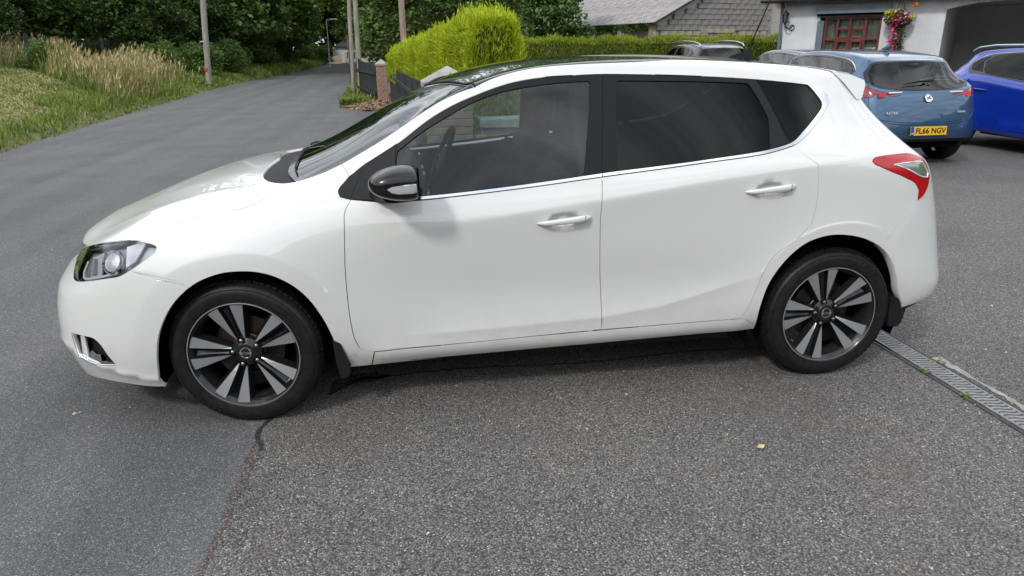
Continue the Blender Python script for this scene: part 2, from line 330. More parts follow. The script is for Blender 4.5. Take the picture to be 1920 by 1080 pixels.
G[7]=[(-.755,0,.785),(-.71,-.17,.798),(-.61,-.24,.832),(-.50,-.28,.875),(-.33,-.31,.937),(-.09,-.325,.997),(.12,-.34,1.030),(.38,-.345,1.115),(.67,-.33,1.275),(.99,-.31,1.418),(1.27,-.30,1.485),(1.6,-.30,1.509),(1.95,-.30,1.513),(2.3,-.295,1.500),(2.6,-.29,1.474),(2.76,-.285,1.450),(2.85,-.28,1.43),(2.89,-.27,1.42),(2.93,-.22,1.415),(2.96,-.13,1.41),(2.97,0,1.41)]
G[8]=[(-.735,0,.797),(-.65,0,.830),(-.56,0,.866),(-.47,0,.902),(-.32,0,.952),(-.08,0,1.005),(.09,0,1.037),(.35,0,1.128),(.66,0,1.290),(1.0,0,1.432),(1.27,0,1.492),(1.6,0,1.515),(1.95,0,1.518),(2.3,0,1.506),(2.6,0,1.480),(2.76,0,1.456),(2.85,0,1.437),(2.89,0,1.428),(2.92,0,1.422),(2.94,0,1.42),(2.95,0,1.418)]
CG=np.array([G[i] for i in range(9)],float).transpose(1,0,2)  # [col,row,3]
NU,NV=CG.shape[0]-1,CG.shape[1]-1
def pad(C):
    m=np.array([1,-1,1.])
    a=np.concatenate([C[1:2]*m,C,C[-2:-1]*m],0)
    lo=2*a[:,0:1]-a[:,1:2]; hi=a[:,-2:-1]*m
    return np.concatenate([lo,a,hi],1)
def bw(t):
    return np.stack([(1-t)**3/6,(3*t**3-6*t**2+4)/6,(-3*t**3+3*t**2+3*t+1)/6,t**3/6],-1)
def ev(PC,u,v):
    u=np.clip(u,0,NU-1e-9);v=np.clip(v,0,NV-1e-9)
    i=np.floor(u).astype(int);j=np.floor(v).astype(int)
    A=bw(u-i);B=bw(v-j);o=0
    for a in range(4):
        for b in range(4):
            o=o+(A[...,a]*B[...,b])[...,None]*PC[i+a,j+b]
    return o
def fit(C,it=3,k=.8):
    D=C.copy()
    uu,vv=np.meshgrid(np.arange(NU+1.),np.arange(NV+1.),indexing='ij')
    for _ in range(it):
        D=D+k*(C-ev(pad(D),uu,vv))
    D[0,:,1]=0;D[-1,:,1]=0;D[:,-1,1]=0
    return pad(D)
PCG=fit(CG)
def sst(a,b,x):
    t=np.clip((x-a)/(b-a),0,1);return t*t*(3-2*t)
CR1=([.50,.56,.84,1.10,1.55,1.95,2.45,2.70,3.2],[.79,.80,.852,.880,.931,.985,1.042,1.066,1.10])
CR2=([.50,.77,1.09,1.57,1.835,2.0,2.17,2.34,2.43],[.366,.363,.369,.388,.421,.462,.51,.56,.594])
def detail(p):
    x,y,z=p[...,0],p[...,1],p[...,2]
    d=np.zeros_like(x)
    side=sst(-.5,-.72,y)
    for cx,cz,w in ((0.0,.325,.016),(2.70,.335,.016)):
        r=np.hypot(x-cx,z-cz)
        d-=.011*np.exp(-np.sqrt(np.maximum(0,r-.450)**2+.004**2*(r>.450))/.075)*(1-.75*sst(2.72,3.0,x))
    # lower door hollow ahead of the rear wheel and above the sill
    d+=.009*np.exp(-((z-.52)/.13)**2)*sst(.55,1.1,x)*(1-sst(2.05,2.42,x))
    d-=.014*np.exp(-((z-.27)/.06)**2)*sst(.45,.6,x)*(1-sst(2.2,2.32,x))
    # shoulder crease along the doors and over the rear wheel
    zc=np.interp(x,*CR1)
    d-=.0085*np.exp(-np.sqrt((z-zc)**2+.006**2)/.06)*sst(.45,.95,x)*(1-sst(2.75,3.15,x))
    zl=np.interp(x,*CR2)
    d-=.0095*np.exp(-np.sqrt((z-zl)**2+.006**2)/.05)*sst(.5,1.0,x)*(1-sst(2.05,2.42,x))
    q=p.copy();q[...,1]=y+d*side
    return q
def handle_cups(p):
    x,z=p[...,0],p[...,2];q=p.copy()
    for hx,hz in HANDLES:
        r=np.hypot((x-hx)/.078,(z-hz)/.040)
        q[...,1]+=.022*(1-sst(.45,1.0,r))*(p[...,1]<-.7)
    return q
HANDLES=[(1.378,.849),(2.313,.948)]
def creased(p,u,v):
    q=p.copy()
    # bonnet ridge
    q[...,2]+=.006*np.exp(-np.sqrt((v-6.0)**2+.003)/.30)*sst(1.6,3.0,u)*(1-sst(5.4,6.0,u))
    q[...,2]+=.003*np.exp(-np.sqrt((v-7.15)**2+.003)/.30)*sst(2.6,3.6,u)*(1-sst(5.2,5.8,u))
    # chin line of the front bumper, and the edge running down from the headlight
    c=np.array([.25,0.]);dx=p[...,0]-c[0];dy=p[...,1];r=np.hypot(dx,dy)+1e-6
    vl=np.interp(u,[0,2.2,2.7,3.2,3.7,4.3],[1.02,1.0,.93,.72,.50,.25])
    a=.013*np.exp(-np.sqrt((v-vl)**2+.0006)/.16)*(1-sst(4.1,4.6,u))
    vu=np.interp(u,[0,1.6,2.4,3.0,3.6,4.2],[2.30,2.30,2.36,2.42,2.42,2.35])
    a+=.007*np.exp(-np.sqrt((v-vu)**2+.002)/.30)*(1-sst(2.9,3.9,u))
    # rear bumper: edge from the lamp to the wheel arch, and its lower lip
    ur=np.interp(v,[0,.8,1.5,2.14,2.65,3],[16.6,16.3,15.9,15.55,16.17,16.3])
    q[...,0]+=dx/r*a*-0+np.sign(dx)*0+dx/r*a;q[...,1]+=dy/r*a
    b=.010*np.exp(-np.sqrt((v-1.45)**2+.002)/.35)*sst(16.4,17.0,u)
    b+=.007*np.exp(-np.sqrt((u-ur)**2+.002)/.35)*sst(1.2,1.7,v)*(1-sst(2.5,2.7,v))
    q[...,0]+=b*.7;q[...,1]-=b*.7*(p[...,1]<-.1)
    return q
def S(u,v):
    u=np.asarray(u,float);v=np.asarray(v,float)
    return creased(handle_cups(detail(ev(PCG,u,v))),u,v)
def N(u,v,h=2e-3):
    u=np.asarray(u,float);v=np.asarray(v,float)
    a=S(np.minimum(u+h,NU),v)-S(np.maximum(u-h,0),v);b=S(u,np.minimum(v+h,NV))-S(u,np.maximum(v-h,0))
    n=np.cross(a,b);n/=np.linalg.norm(n,axis=-1,keepdims=True)+1e-12
    return n   # outward check below
# ------------------------------------------------------------------ panels cut from the body surface
UM, VM = .28, .17     # metres per surface unit, roughly: makes the triangulation even
def smooth_loop(pts, step=.012, closed=True, corner=38):
    """Catmull-Rom through the points, corners kept; points in (u,v)"""
    P = np.array(pts, float)*[UM, VM]; n = len(P); out = []
    d1 = P-np.roll(P, 1, 0); d2 = np.roll(P, -1, 0)-P
    ang = np.degrees(np.arccos(np.clip((d1*d2).sum(1)/(np.linalg.norm(d1, axis=1)*np.linalg.norm(d2, axis=1)+1e-12), -1, 1)))
    T = (np.roll(P, -1, 0)-np.roll(P, 1, 0))/2
    for i in range(n if closed else n-1):
        j = (i+1) % n; a, b = P[i], P[j]; L = np.linalg.norm(b-a)
        if L < 1e-6: continue
        li = np.linalg.norm(d1[i]); lj = np.linalg.norm(d2[j])
        ta = (b-a) if ang[i] > corner or (not closed and i == 0) else T[i]*min(1, L/(np.linalg.norm(T[i])+1e-9))
        tb = (b-a) if ang[j] > corner or (not closed and j == n-1) else T[j]*min(1, L/(np.linalg.norm(T[j])+1e-9))
        k = max(1, int(L/step)); t = np.arange(k)[:, None]/k
        out.append((2*t**3-3*t**2+1)*a+(t**3-2*t**2+t)*ta+(-2*t**3+3*t**2)*b+(t**3-t**2)*tb)
    o = np.concatenate(out)
    if not closed: o = np.vstack([o, P[-1:]])
    return o/[UM, VM]
def inside(poly, p):
    x, y = p[:, 0], p[:, 1]; c = np.zeros(len(p), bool); n = len(poly); j = n-1
    for i in range(n):
        xi, yi = poly[i]; xj, yj = poly[j]
        if yi != yj:
            m = ((yi > y) != (yj > y)) & (x < (xj-xi)*(y-yi)/(yj-yi)+xi); c ^= m
        j = i
    return c
def partition(outl, open_lines, rule, spacing=.034, dense=()):
    """cut the (u,v) sheet along every outline; returns {panel: (verts_uv, tris)}"""
    V = []; E = []
    loops = {}
    for k, pts in outl.items():
        l = smooth_loop(pts); loops[k] = l; n0 = len(V); V += l.tolist(); m = len(l); E += [(n0+i, n0+(i+1) % m) for i in range(m)]
    for pts in open_lines:
        l = smooth_loop(pts, closed=False); n0 = len(V); V += l.tolist(); E += [(n0+i, n0+i+1) for i in range(len(l)-1)]
    # sheet border
    bu = np.linspace(0, NU, 150); bv = np.linspace(0, NV, 50)
    border = [(u, 0) for u in bu[:-1]]+[(NU, v) for v in bv[:-1]]+[(u, NV) for u in bu[::-1][:-1]]+[(0, v) for v in bv[::-1][:-1]]
    n0 = len(V); V += border; m = len(border); E += [(n0+i, n0+(i+1) % m) for i in range(m)]
    A = np.array(V)
    gu_ = np.arange(spacing/UM/2, NU, spacing/UM); gv_ = np.arange(spacing/VM/2, NV, spacing/VM)
    g = np.array([(u+(.5*spacing/UM if j % 2 else 0), v) for j, v in enumerate(gv_) for u in gu_])
    for (cu, cv, ru, rv, s) in dense:
        a, b = np.meshgrid(np.arange(cu-ru, cu+ru, s/UM), np.arange(cv-rv, cv+rv, s/VM)); g = np.vstack([g, np.stack([a.ravel(), b.ravel()], 1)])
    g = g[(g[:, 0] < NU-.03) & (g[:, 0] > .03) & (g[:, 1] < NV-.03) & (g[:, 1] > .03)]
    # drop grid points sitting on an outline
    keys = set(); q = .011
    for p in A*[UM, VM]:
        i, j = int(p[0]/q), int(p[1]/q)
        for a in (-1, 0, 1):
            for b in (-1, 0, 1): keys.add((i+a, j+b))
    g = [p for p in g if (int(p[0]*UM/q), int(p[1]*VM/q)) not in keys]
    V += [tuple(p) for p in g]
    vc, ve, vf, *_ = delaunay_2d_cdt([Vector((v[0]*UM, v[1]*VM)) for v in V], E, [], 0, 1e-5)
    UV = np.array([(v.x/UM, v.y/VM) for v in vc]); T = np.array([f for f in vf if len(f) == 3])
    C = UV[T].mean(1)
    a = UV[T]*[UM, VM]; ar = np.abs(np.cross(a[:, 1]-a[:, 0], a[:, 2]-a[:, 0]))
    ok = (C[:, 0] > 0) & (C[:, 0] < NU) & (C[:, 1] > 0) & (C[:, 1] < NV) & (ar > 1e-9)
    T = T[ok]; C = C[ok]
    mem = {k: inside(l, C) for k, l in loops.items()}
    lab = rule(mem, C)
    res = {}
    for k in set(lab):
        if k is None: continue
        t = T[lab == k]; idx, inv_ = np.unique(t, return_inverse=True); res[k] = (UV[idx], inv_.reshape(-1, 3))
    return res
def make_panel(name, uvt, W, Sf, Nf, mats, parent, side=-1, gap=.0022, depth=.014, offset=0., centre=False, **k):
    """one panel: surface, edge turned in. W maps shell coordinates to the car"""
    UV, T = uvt
    P = Sf(UV[:, 0], UV[:, 1]); Nn = Nf(UV[:, 0], UV[:, 1])
    # border edges
    ed = {}
    for t in T:
        for a, b in ((t[0], t[1]), (t[1], t[2]), (t[2], t[0])):
            key = (min(a, b), max(a, b)); ed.setdefault(key, []).append((a, b))
    be = [v[0] for v in ed.values() if len(v) == 1]
    on0 = np.abs(P[:, 1]) < 1e-4
    # orientation: triangle normal should follow Nn
    t0 = T[:200]; fn = np.cross(P[t0[:, 1]]-P[t0[:, 0]], P[t0[:, 2]]-P[t0[:, 0]]); flip = (fn*Nn[t0[:, 0]]).sum() < 0
    inw = np.zeros_like(P)
    for a, b in be:
        if on0[a] and on0[b]: continue
        e = P[b]-P[a]; d = np.cross(Nn[a], e); d /= np.linalg.norm(d)+1e-9
        if flip: d = -d
        inw[a] += d; inw[b] += d
    ln = np.linalg.norm(inw, axis=1); bsel = ln > 1e-6
    inw[bsel] /= ln[bsel, None]; inw[on0, 1] = 0
    P2 = P+inw*gap-Nn*offset
    bl = [(a, b) for a, b in be if not (on0[a] and on0[b])]
    used = sorted(set(i for e in bl for i in e)); mp_ = {v: i for i, v in enumerate(used)}; ui = np.array(used, int)
    n = len(P)
    Vs = [P2]; Ns = [Nn]; Fs = [list(map(tuple, T if not flip else T[:, ::-1]))]
    if len(used) and depth:
        o1 = P2[ui]; dn = -inw[ui]
        e1 = o1-Nn[ui]*depth*.15+dn*.0006; e2 = o1-Nn[ui]*depth
        # rounded lip: edge row leans outward
        nrm = Nn[ui]*.6+dn*.8; nrm /= np.linalg.norm(nrm, axis=1)[:, None]
        Vs += [e1, e2]; Ns += [nrm, dn]
        m = len(ui); F = []
        for a, b in bl:
            if flip: a, b = b, a
            i, j = mp_[a], mp_[b]
            F.append((a, n+i, n+j, b)); F.append((n+i, n+m+i, n+m+j, n+j))
        Fs.append(F)
    V = np.concatenate(Vs); Nv = np.concatenate(Ns); F = sum(Fs, [])
    sides = [1] if not centre else [1, -1]
    AV = []; AN = []; AF = []
    for s_ in sides:
        q = V.copy(); qn = Nv.copy(); f = F
        fl = (s_ == -1) != (side == 1)
        if fl: q[:, 1] *= -1; qn[:, 1] *= -1; f = [tuple(reversed(x)) for x in F]
        o = sum(len(a) for a in AV); AV.append(q); AN.append(qn); AF += [tuple(i+o for i in x) for x in f]
    V = np.concatenate(AV); Nv = np.concatenate(AN)
    if W is not None: V = W(V)
    me = bpy.data.meshes.new(name); me.from_pydata([tuple(map(float, v)) for v in V], [], [tuple(map(int, f)) for f in AF]); me.update()
    me.polygons.foreach_set('use_smooth', [True]*len(me.polygons))
    if W is not None and hasattr(W, 'inv'): Nv = Nv*W.inv; Nv /= np.linalg.norm(Nv, axis=1)[:, None]+1e-9
    if W is None or hasattr(W, 'inv'): me.normals_split_custom_set_from_vertices([tuple(map(float, v)) for v in Nv])
    return link(name, me, mats, parent, **k)
OUT = {
 'headlight': [(2.141, 4.383), (3.088, 4.239), (3.693, 4.053), (3.98, 3.93), (4.158, 3.81), (4.385, 3.612), (4.444, 3.504), (4.439, 3.38), (4.29, 3.22), (4.097, 3.047), (3.94, 2.956), (3.854, 2.93), (3.464, 2.924), (2.848, 2.859), (2.553, 2.851), (2.22, 3.105), (1.862, 3.553), (1.918, 4.139)],
 'fog_recess': [(2.654, 1.415), (3.007, 1.424), (3.28, 1.414), (3.408, 1.285), (3.492, 1.049), (3.588, 0.781), (3.314, 0.73), (3.011, 0.728), (2.767, 0.913), (2.699, 1.194)],
 'arch_front': [(4.154, 0.051), (4.226, 0.591), (4.307, 1.072), (4.395, 1.464), (4.533, 1.811), (4.69, 2.087), (4.901, 2.344), (5.095, 2.486), (5.347, 2.576), (5.591, 2.577), (5.83, 2.526), (6.062, 2.4), (6.287, 2.189), (6.462, 1.918), (6.613, 1.548), (6.717, 1.127), (6.914, 0.043), (7.1, 0), (4.2, 0)],
 'arch_rear': [(13.1, 0.0), (13.077, 1.065), (13.153, 1.659), (13.339, 2.0), (13.621, 2.213), (13.943, 2.298), (14.307, 2.308), (14.784, 2.248), (15.199, 2.132), (15.481, 1.962), (15.681, 1.67), (15.84, 1.236), (16.088, 0.632), (16.2, 0), (13.2, 0)],
 'fender_line': [(4.098, 3.018), (4.307, 2.841), (4.466, 2.696), (4.682, 2.541), (4.894, 2.401)],
 'front_door': [(7.134, 4.03), (7.038, 3.665), (7.017, 3.237), (7.0, 2.839), (6.981, 2.467), (6.98, 2.061), (6.986, 1.711), (7.027, 1.186), (7.1, 0.858), (7.25, 0.721), (7.884, 0.795), (9.016, 0.808), (9.994, 0.833), (10.898, 0.855), (10.875, 1.619), (10.829, 2.321), (10.809, 3.018), (10.843, 3.91), (10.922, 4.457), (11.01, 5.107), (10.629, 5.111), (10.188, 5.128), (9.746, 5.127), (9.289, 5.085), (8.922, 5.08), (8.516, 5.075), (7.963, 5.057), (7.357, 5.247)],
 'rear_door': [(10.898, 0.855), (11.447, 0.845), (12.172, 0.837), (12.769, 0.835), (12.831, 0.911), (12.91, 1.23), (13.015, 1.712), (13.1, 1.971), (13.26, 2.154), (13.507, 2.285), (13.734, 2.44), (13.797, 2.663), (13.787, 2.96), (13.763, 3.341), (13.61, 3.599), (13.44, 3.94), (13.402, 4.014), (13.255, 4.517), (13.04, 5.049), (12.336, 5.057), (11.671, 5.074), (11.01, 5.107), (10.922, 4.457), (10.843, 3.91), (10.809, 3.018), (10.829, 2.321), (10.875, 1.619)],
 'dlo': [(6.946, 4.403), (6.977, 4.65), (7.11, 5.077), (7.357, 5.247), (7.963, 5.057), (8.516, 5.075), (8.922, 5.08), (9.289, 5.085), (9.746, 5.127), (10.188, 5.128), (10.629, 5.111), (11.01, 5.109), (11.671, 5.074), (12.336, 5.057), (13.01, 5.06), (13.91, 5.048), (14.221, 5.012), (14.404, 4.864), (14.422, 4.765), (14.342, 4.67), (14.211, 4.573), (13.621, 4.088), (13.43, 3.956), (12.933, 3.842), (12.159, 3.872), (11.524, 3.891), (10.843, 3.903), (9.968, 3.904), (9.043, 3.911), (8.198, 3.914), (7.768, 3.906), (7.132, 4.044), (6.98, 4.147)],
 'chrome': [(13.91, 5.048), (14.221, 5.012), (14.404, 4.864), (14.422, 4.765), (14.342, 4.67), (14.211, 4.573), (13.621, 4.088), (13.43, 3.956), (12.933, 3.842), (12.159, 3.872), (11.524, 3.891), (10.843, 3.903), (9.968, 3.904), (9.043, 3.911), (8.198, 3.914), (8.203, 3.985), (9.051, 3.965), (9.975, 3.959), (10.848, 3.961), (11.529, 3.947), (12.165, 3.928), (12.943, 3.918), (13.411, 4.018), (13.651, 4.209), (14.127, 4.593), (14.175, 4.66), (14.188, 4.718), (13.994, 5.003)],
 'window_front': [(7.953, 4.859), (8.365, 4.909), (8.779, 4.924), (9.161, 4.968), (9.51, 4.996), (9.954, 4.997), (10.4, 4.995), (10.799, 4.99), (10.818, 4.969), (10.773, 4.681), (10.578, 3.963), (9.976, 3.962), (9.051, 3.969), (8.227, 3.989), (7.875, 4.003), (7.91, 4.606)],
 'window_rear': [(11.191, 4.979), (11.661, 4.963), (12.325, 4.957), (12.927, 4.961), (12.962, 4.934), (13.071, 4.672), (13.142, 4.45), (13.139, 4.381), (13.062, 3.939), (12.944, 3.924), (12.165, 3.932), (11.529, 3.951), (11.069, 3.96), (11.113, 4.498), (11.172, 4.96)],
 'window_quarter': [(13.078, 5.035), (13.875, 5.04), (13.978, 4.984), (14.177, 4.708), (14.169, 4.66), (14.108, 4.592), (13.642, 4.209), (13.405, 4.029), (13.369, 4.059), (13.242, 4.533)],
 'sail': [(6.946, 4.403), (6.977, 4.65), (7.11, 5.077), (7.357, 5.247), (7.963, 5.057), (7.925, 4.884), (7.872, 3.923), (7.132, 4.044), (6.98, 4.147)],
 'roof': [(9.274, 5.311), (9.535, 5.419), (9.992, 5.504), (10.653, 5.475), (11.524, 5.521), (12.267, 5.854), (12.867, 5.829), (13.928, 6.182), (14.95, 6.3), (14.9, 6.15), (15.05, 8)],
 'windscreen': [(6.321, 5.924), (6.499, 5.973), (6.884, 6.017), (7.067, 6.019), (7.417, 6.011), (7.944, 5.811), (8.37, 5.484), (8.844, 5.387), (9.076, 5.391), (9.251, 5.31)],
 'cowl': [(6.321, 5.924), (6.161, 5.97), (6.011, 6.138), (5.908, 6.28), (5.827, 6.438), (5.767, 6.656), (5.742, 6.86), (5.764, 7.338), (5.936, 7.83), (6.275, 8.0)],
 'bonnet': [(6.306, 5.88), (6.164, 5.618), (6.05, 5.078), (5.924, 4.351), (5.744, 4.127), (5.58, 4.08), (5.224, 4.142), (4.988, 4.19), (4.802, 4.226), (4.478, 4.182), (4.262, 4.034), (4.154, 3.836)],
 'lamp_top': [(4.157, 3.818), (3.976, 3.932), (3.693, 4.053), (3.088, 4.239), (2.141, 4.383), (1.15, 4.44)],
 'fender_apillar': [(7.063, 6.012), (7.114, 5.117)],
 'tail_lamp': [(14.803, 3.33), (14.879, 3.436), (15.448, 3.535), (16.047, 3.595), (16.56, 3.506), (16.779, 3.27), (16.83, 3.018), (16.667, 2.854), (16.409, 2.717), (16.168, 2.654), (16.219, 2.779), (16.074, 2.874), (15.685, 2.964), (15.24, 3.081), (14.863, 3.241)],
 'tail_clear': [(15.376, 3.209), (15.879, 3.258), (16.45, 3.302), (16.69, 3.066), (16.621, 2.984), (16.232, 2.991)],
 'tail_gate_edge': [(15.169, 5.867), (15.477, 5.499), (16.187, 5.16), (16.518, 4.463), (16.688, 3.667)],
 'rear_bumper_line': [(16.168, 2.653), (15.827, 2.504), (15.492, 2.328), (15.221, 2.144)],
 'sill_gap': [(7.342, 0.722), (7.314, 0.0)],
}
# ------------------------------------------------------------------ ground, road, driveway
def xleft(y):   # left edge of the tarmac
    return float(np.interp(y, [-60, 5, 9, 12, 15, 20, 31, 40, 55, 75, 110], [-5.2, -5.7, -5.86, -6.04, -6.28, -6.6, -7.1, -7.1, -6.7, -6.9, -8.0]))
def xright(y):
    return float(np.interp(y, [14, 18, 28, 46, 73, 110], [-.75, -.95, -1.2, -2.2, -4.0, -6.0]))
def sheet(name, fx0, fx1, ys, z, mt, nx=2, **k):
    V = []; F = []
    for y in ys:
        a, b = fx0(y), fx1(y)
        for i in range(nx+1): V.append((a+(b-a)*i/nx, y, z(a+(b-a)*i/nx, y) if callable(z) else z))
    for j in range(len(ys)-1):
        for i in range(nx): q = j*(nx+1)+i; F.append((q, q+1, q+nx+2, q+nx+1))
    return link(name, mesh_np(name, np.array(V), np.array(F)), mt, None, kind='structure', **k)
link('ground', mesh_np('ground', np.array([(-400, -200, -.02), (400, -200, -.02), (400, 700, -.02), (-400, 700, -.02)], float), np.array([[0, 1, 2, 3]])), M['field'], None, kind='structure')
ys = list(np.linspace(-60, 17, 60))+list(np.linspace(18, 110, 60))
road = sheet('road', lambda y: xleft(y)-.25, lambda y: (.03 if y < 17.0 else xright(y)), ys, .0, M['road'])
# the coarser driveway apron: everything right of the joint
link('driveway', mesh_np('driveway', np.array([(.03, -60, .0), (60, -60, .0), (60, 40, .0), (.03, 40, 0)], float), np.array([[0, 1, 2, 3]])), M['drive'], None, kind='structure')
# joint between road and driveway: ragged brown band, a strip of tar where it has opened
def ribbon(name, pts, z, mt, seed=1, jag=.012, **k):
    r_ = np.random.default_rng(seed); V = []; F = []
    for i, (x, y, w) in enumerate(pts): V += [(x-w/2+r_.normal(0, jag), y, z), (x+w/2+r_.normal(0, jag), y, z)]
    for i in range(len(pts)-1): F.append((2*i, 2*i+1, 2*i+3, 2*i+2))
    return link(name, mesh_np(name, np.array(V), np.array(F)), mt, None, **k)
yy = np.arange(-6, -.98, .035)
ribbon('joint_band', [(.035-.05*max(0, -1.2-y), y, np.interp(y, [-6, -3, -2, -1.62, -1.5, -1.4, -1.15, -1.0], [.06, .05, .028, .024, .045, .035, .04, .012])*(1.0+.35*math.sin(y*31)+.2*math.sin(y*73))) for y in yy], .002, M['joint'], 3, .008, kind='structure')
yy = np.arange(-1.12, -.60, .013)
ribbon('tar_line', [(.045+.018*math.sin(y*21), y, .010+.012*abs(math.sin(y*17))) for y in yy], .004, M['tar'], 5, .003, kind='structure')
# damp tar stain running from the front tyre under the sill
def blob(name, pts, z, mt, seed=2, **k):
    r_ = np.random.default_rng(seed); V = [(sum(p[0] for p in pts)/len(pts), sum(p[1] for p in pts)/len(pts), z)]
    P_ = []
    for i in range(len(pts)):
        a, b = np.array(pts[i]), np.array(pts[(i+1) % len(pts)])
        for t in np.arange(0, 1, .08): P_.append(a+(b-a)*t+r_.normal(0, .005, 2))
    V += [(p[0], p[1], z) for p in P_]; n = len(P_)
    return link(name, mesh_np(name, np.array(V), np.array([[0, 1+i, 1+(i+1) % n] for i in range(n)])), mt, None, **k)
blob('damp_stain', [(.30, -.66), (.38, -.57), (.50, -.555), (.58, -.50), (.52, -.44), (.38, -.45), (.30, -.54)], .003, M['wet'], 2, kind='structure')
yy = np.arange(.40, 2.6, .03)
V = []; F = []
r_ = np.random.default_rng(4)
for i, x in enumerate(yy):
    w = .006+.006*abs(math.sin(x*9)); c = -.50-.02*math.sin(x*5)+r_.normal(0, .005); V += [(x, c-w, .003), (x, c+w, .003)]
for i in range(len(yy)-1): F.append((2*i, 2*i+2, 2*i+3, 2*i+1))
link('joint_crack', mesh_np('joint_crack', np.array(V), np.array(F)), M['wet'], None, kind='structure')
# drainage channel
M['grate'] = noisy('galvanised_grate', (.20, .20, .205), (.34, .34, .345), 30, .5, .25, 200, metal=.55)
ch_x0, ch_x1 = 3.235, 3.350
gi = 0
kerb = MB()
for (a, b) in ((-6.2, 3.8),):
    kerb.box(((ch_x0-.018), (a+b)/2, .0), (.014, b-a, .008)); kerb.box(((ch_x1+.018), (a+b)/2, .0), (.014, b-a, .008))
dr_e = empty('drain_channel', (3.29, -1, 0), label='long galvanised drainage channel crossing the driveway behind the white hatchback', cat='drain')
kerb.obj('channel_edge', M['tar'], dr_e); dr_e.children[0].matrix_parent_inverse = dr_e.matrix_world.inverted() if False else Matrix.Translation((-3.29, 1, 0))
MB().box((3.2925, -1.2, -.006), (.108, 10, .003)).obj('channel_void', M['void'], dr_e).matrix_parent_inverse = Matrix.Translation((-3.29, 1, 0))
gm_ = MB()      # one 0.5 m grate: two side rails and wavy bars
L_g = .5; w_ = ch_x1-ch_x0
for x in (-w_/2+.006, w_/2-.006): gm_.box((x, 0, -.003), (.012, L_g-.004, .014))
nb = 18
for k in range(nb):
    yc = -L_g/2+L_g*(k+.5)/nb
    V = []; F = []
    for i in range(9):
        x = -w_/2+w_*i/8; y = yc+.007*math.sin(i/8*2*math.pi)
        V += [(x, y-.0085, .003), (x, y+.0085, .003), (x, y+.0085, -.008), (x, y-.0085, -.008)]
    for i in range(8):
        for q in range(4): a_, b_ = i*4+q, i*4+(q+1) % 4; F.append((a_, b_, b_+4, a_+4))
    gm_.add(V, F)
gme = gm_.mesh('grate', bevel=0)
for i in range(18):
    o = link('grate', gme, M['grate'], dr_e); o.matrix_parent_inverse = Matrix.Translation((-3.29, 1, 0)); o.location = (3.2925, 3.55-i*L_g, .004)
# pale chippings set beside the channel
ribbon('mortar_strip', [(3.405, y, .045+.025*math.sin(y*7)) for y in np.arange(-3, -.75, .03)], .003, M['coping'], 8, .006, kind='structure')

# loose grit on the tarmac
gr = MB(); rg = random.Random(5)
for i in range(520):
    x, y = (rg.uniform(.1, 5.5), rg.uniform(-2.6, .2)) if i < 380 else (rg.uniform(-2.5, 0), rg.uniform(-2.2, 3)); s_ = rg.uniform(.0025, .0065)*(1.6 if rg.random() < .06 else 1)
    gr.add([(x+s_*rg.uniform(.7, 1.2)*a, y+s_*rg.uniform(.7, 1.2)*b, .003+s_*c*rg.uniform(.6, 1)) for a, b, c in ((1, 0, 0), (0, 1, 0), (-1, 0, 0), (0, -1, 0), (.2, .1, 1.2))], [(0, 1, 4), (1, 2, 4), (2, 3, 4), (3, 0, 4)])
M['grit'] = noisy('grit', (.20, .18, .16), (.62, .59, .55), 3.0, .9)
tag(gr.obj('grit', M['grit'], None), 'loose pale grit scattered over the tarmac around the white car', 'grit', kind='stuff')
# ---- vertex helpers for masses of small faces
def blades_mesh(name, base, h, w, lean, az, nseg=1, flop=0.):
    """grass blades: tapering triangles; arrays of equal length"""
    n = len(base); d = np.stack([np.cos(az), np.sin(az), np.zeros(n)], 1); s_ = np.stack([-np.sin(az+rng.normal(0, .6, n)), np.cos(az), np.zeros(n)], 1)
    a = base-s_*w[:, None]/2; b = base+s_*w[:, None]/2
    mid = base+d*(lean*h*.35)[:, None]+np.array([0, 0, 1])*(h*.6)[:, None]; top = base+d*(lean*h)[:, None]+np.array([0, 0, 1])*(h*(1-.3*lean*lean))[:, None]
    m1 = mid-s_*w[:, None]*.36; m2 = mid+s_*w[:, None]*.36
    V = np.stack([a, b, m2, m1, top], 1).reshape(-1, 3); i = np.arange(n)[:, None]*5
    F = [None]*0
    T = np.concatenate([i+np.array([[0, 1, 2]]), i+np.array([[0, 2, 3]]), i+np.array([[3, 2, 4]])], 1).reshape(-1, 3)
    return mesh_np(name, V, T)
def leaf_cloud(C, size, up=.3, aspect=1.6, fold=True):
    """leaf-sized faces at the points C"""
    n = len(C); nrm = rng.normal(0, 1, (n, 3)); nrm[:, 2] = np.abs(nrm[:, 2])+up; nrm /= np.linalg.norm(nrm, axis=1)[:, None]
    t = rng.normal(0, 1, (n, 3)); t -= nrm*(t*nrm).sum(1)[:, None]; t /= np.linalg.norm(t, axis=1)[:, None]; b = np.cross(nrm, t)
    s = (size*rng.uniform(.6, 1.35, n))[:, None]
    V = np.stack([C-t*s*aspect/2, C-b*s/2+nrm*s*.12, C+t*s*aspect/2, C+b*s/2+nrm*s*.12], 1).reshape(-1, 3); i = np.arange(n)[:, None]*4
    return V, (i+np.array([[0, 1, 2, 3]]))
def bank_h(x, y):
    e = xleft(y); d = e-x
    return 1.0*min(1, max(0, d-.1)/6.0)**.8+.06*math.sin(x*1.3+y*.7)*min(1, max(0, d)/2)+(.03 if d > .05 else -.03)
gx = np.concatenate([np.linspace(0, 1, 8)[:-1], np.linspace(1, 8, 22)[:-1], np.linspace(8, 60, 12)]); gy = np.concatenate([np.linspace(-60, 4, 20)[:-1], np.linspace(4, 40, 90)[:-1], np.linspace(40, 120, 40)])
V = []; F = []
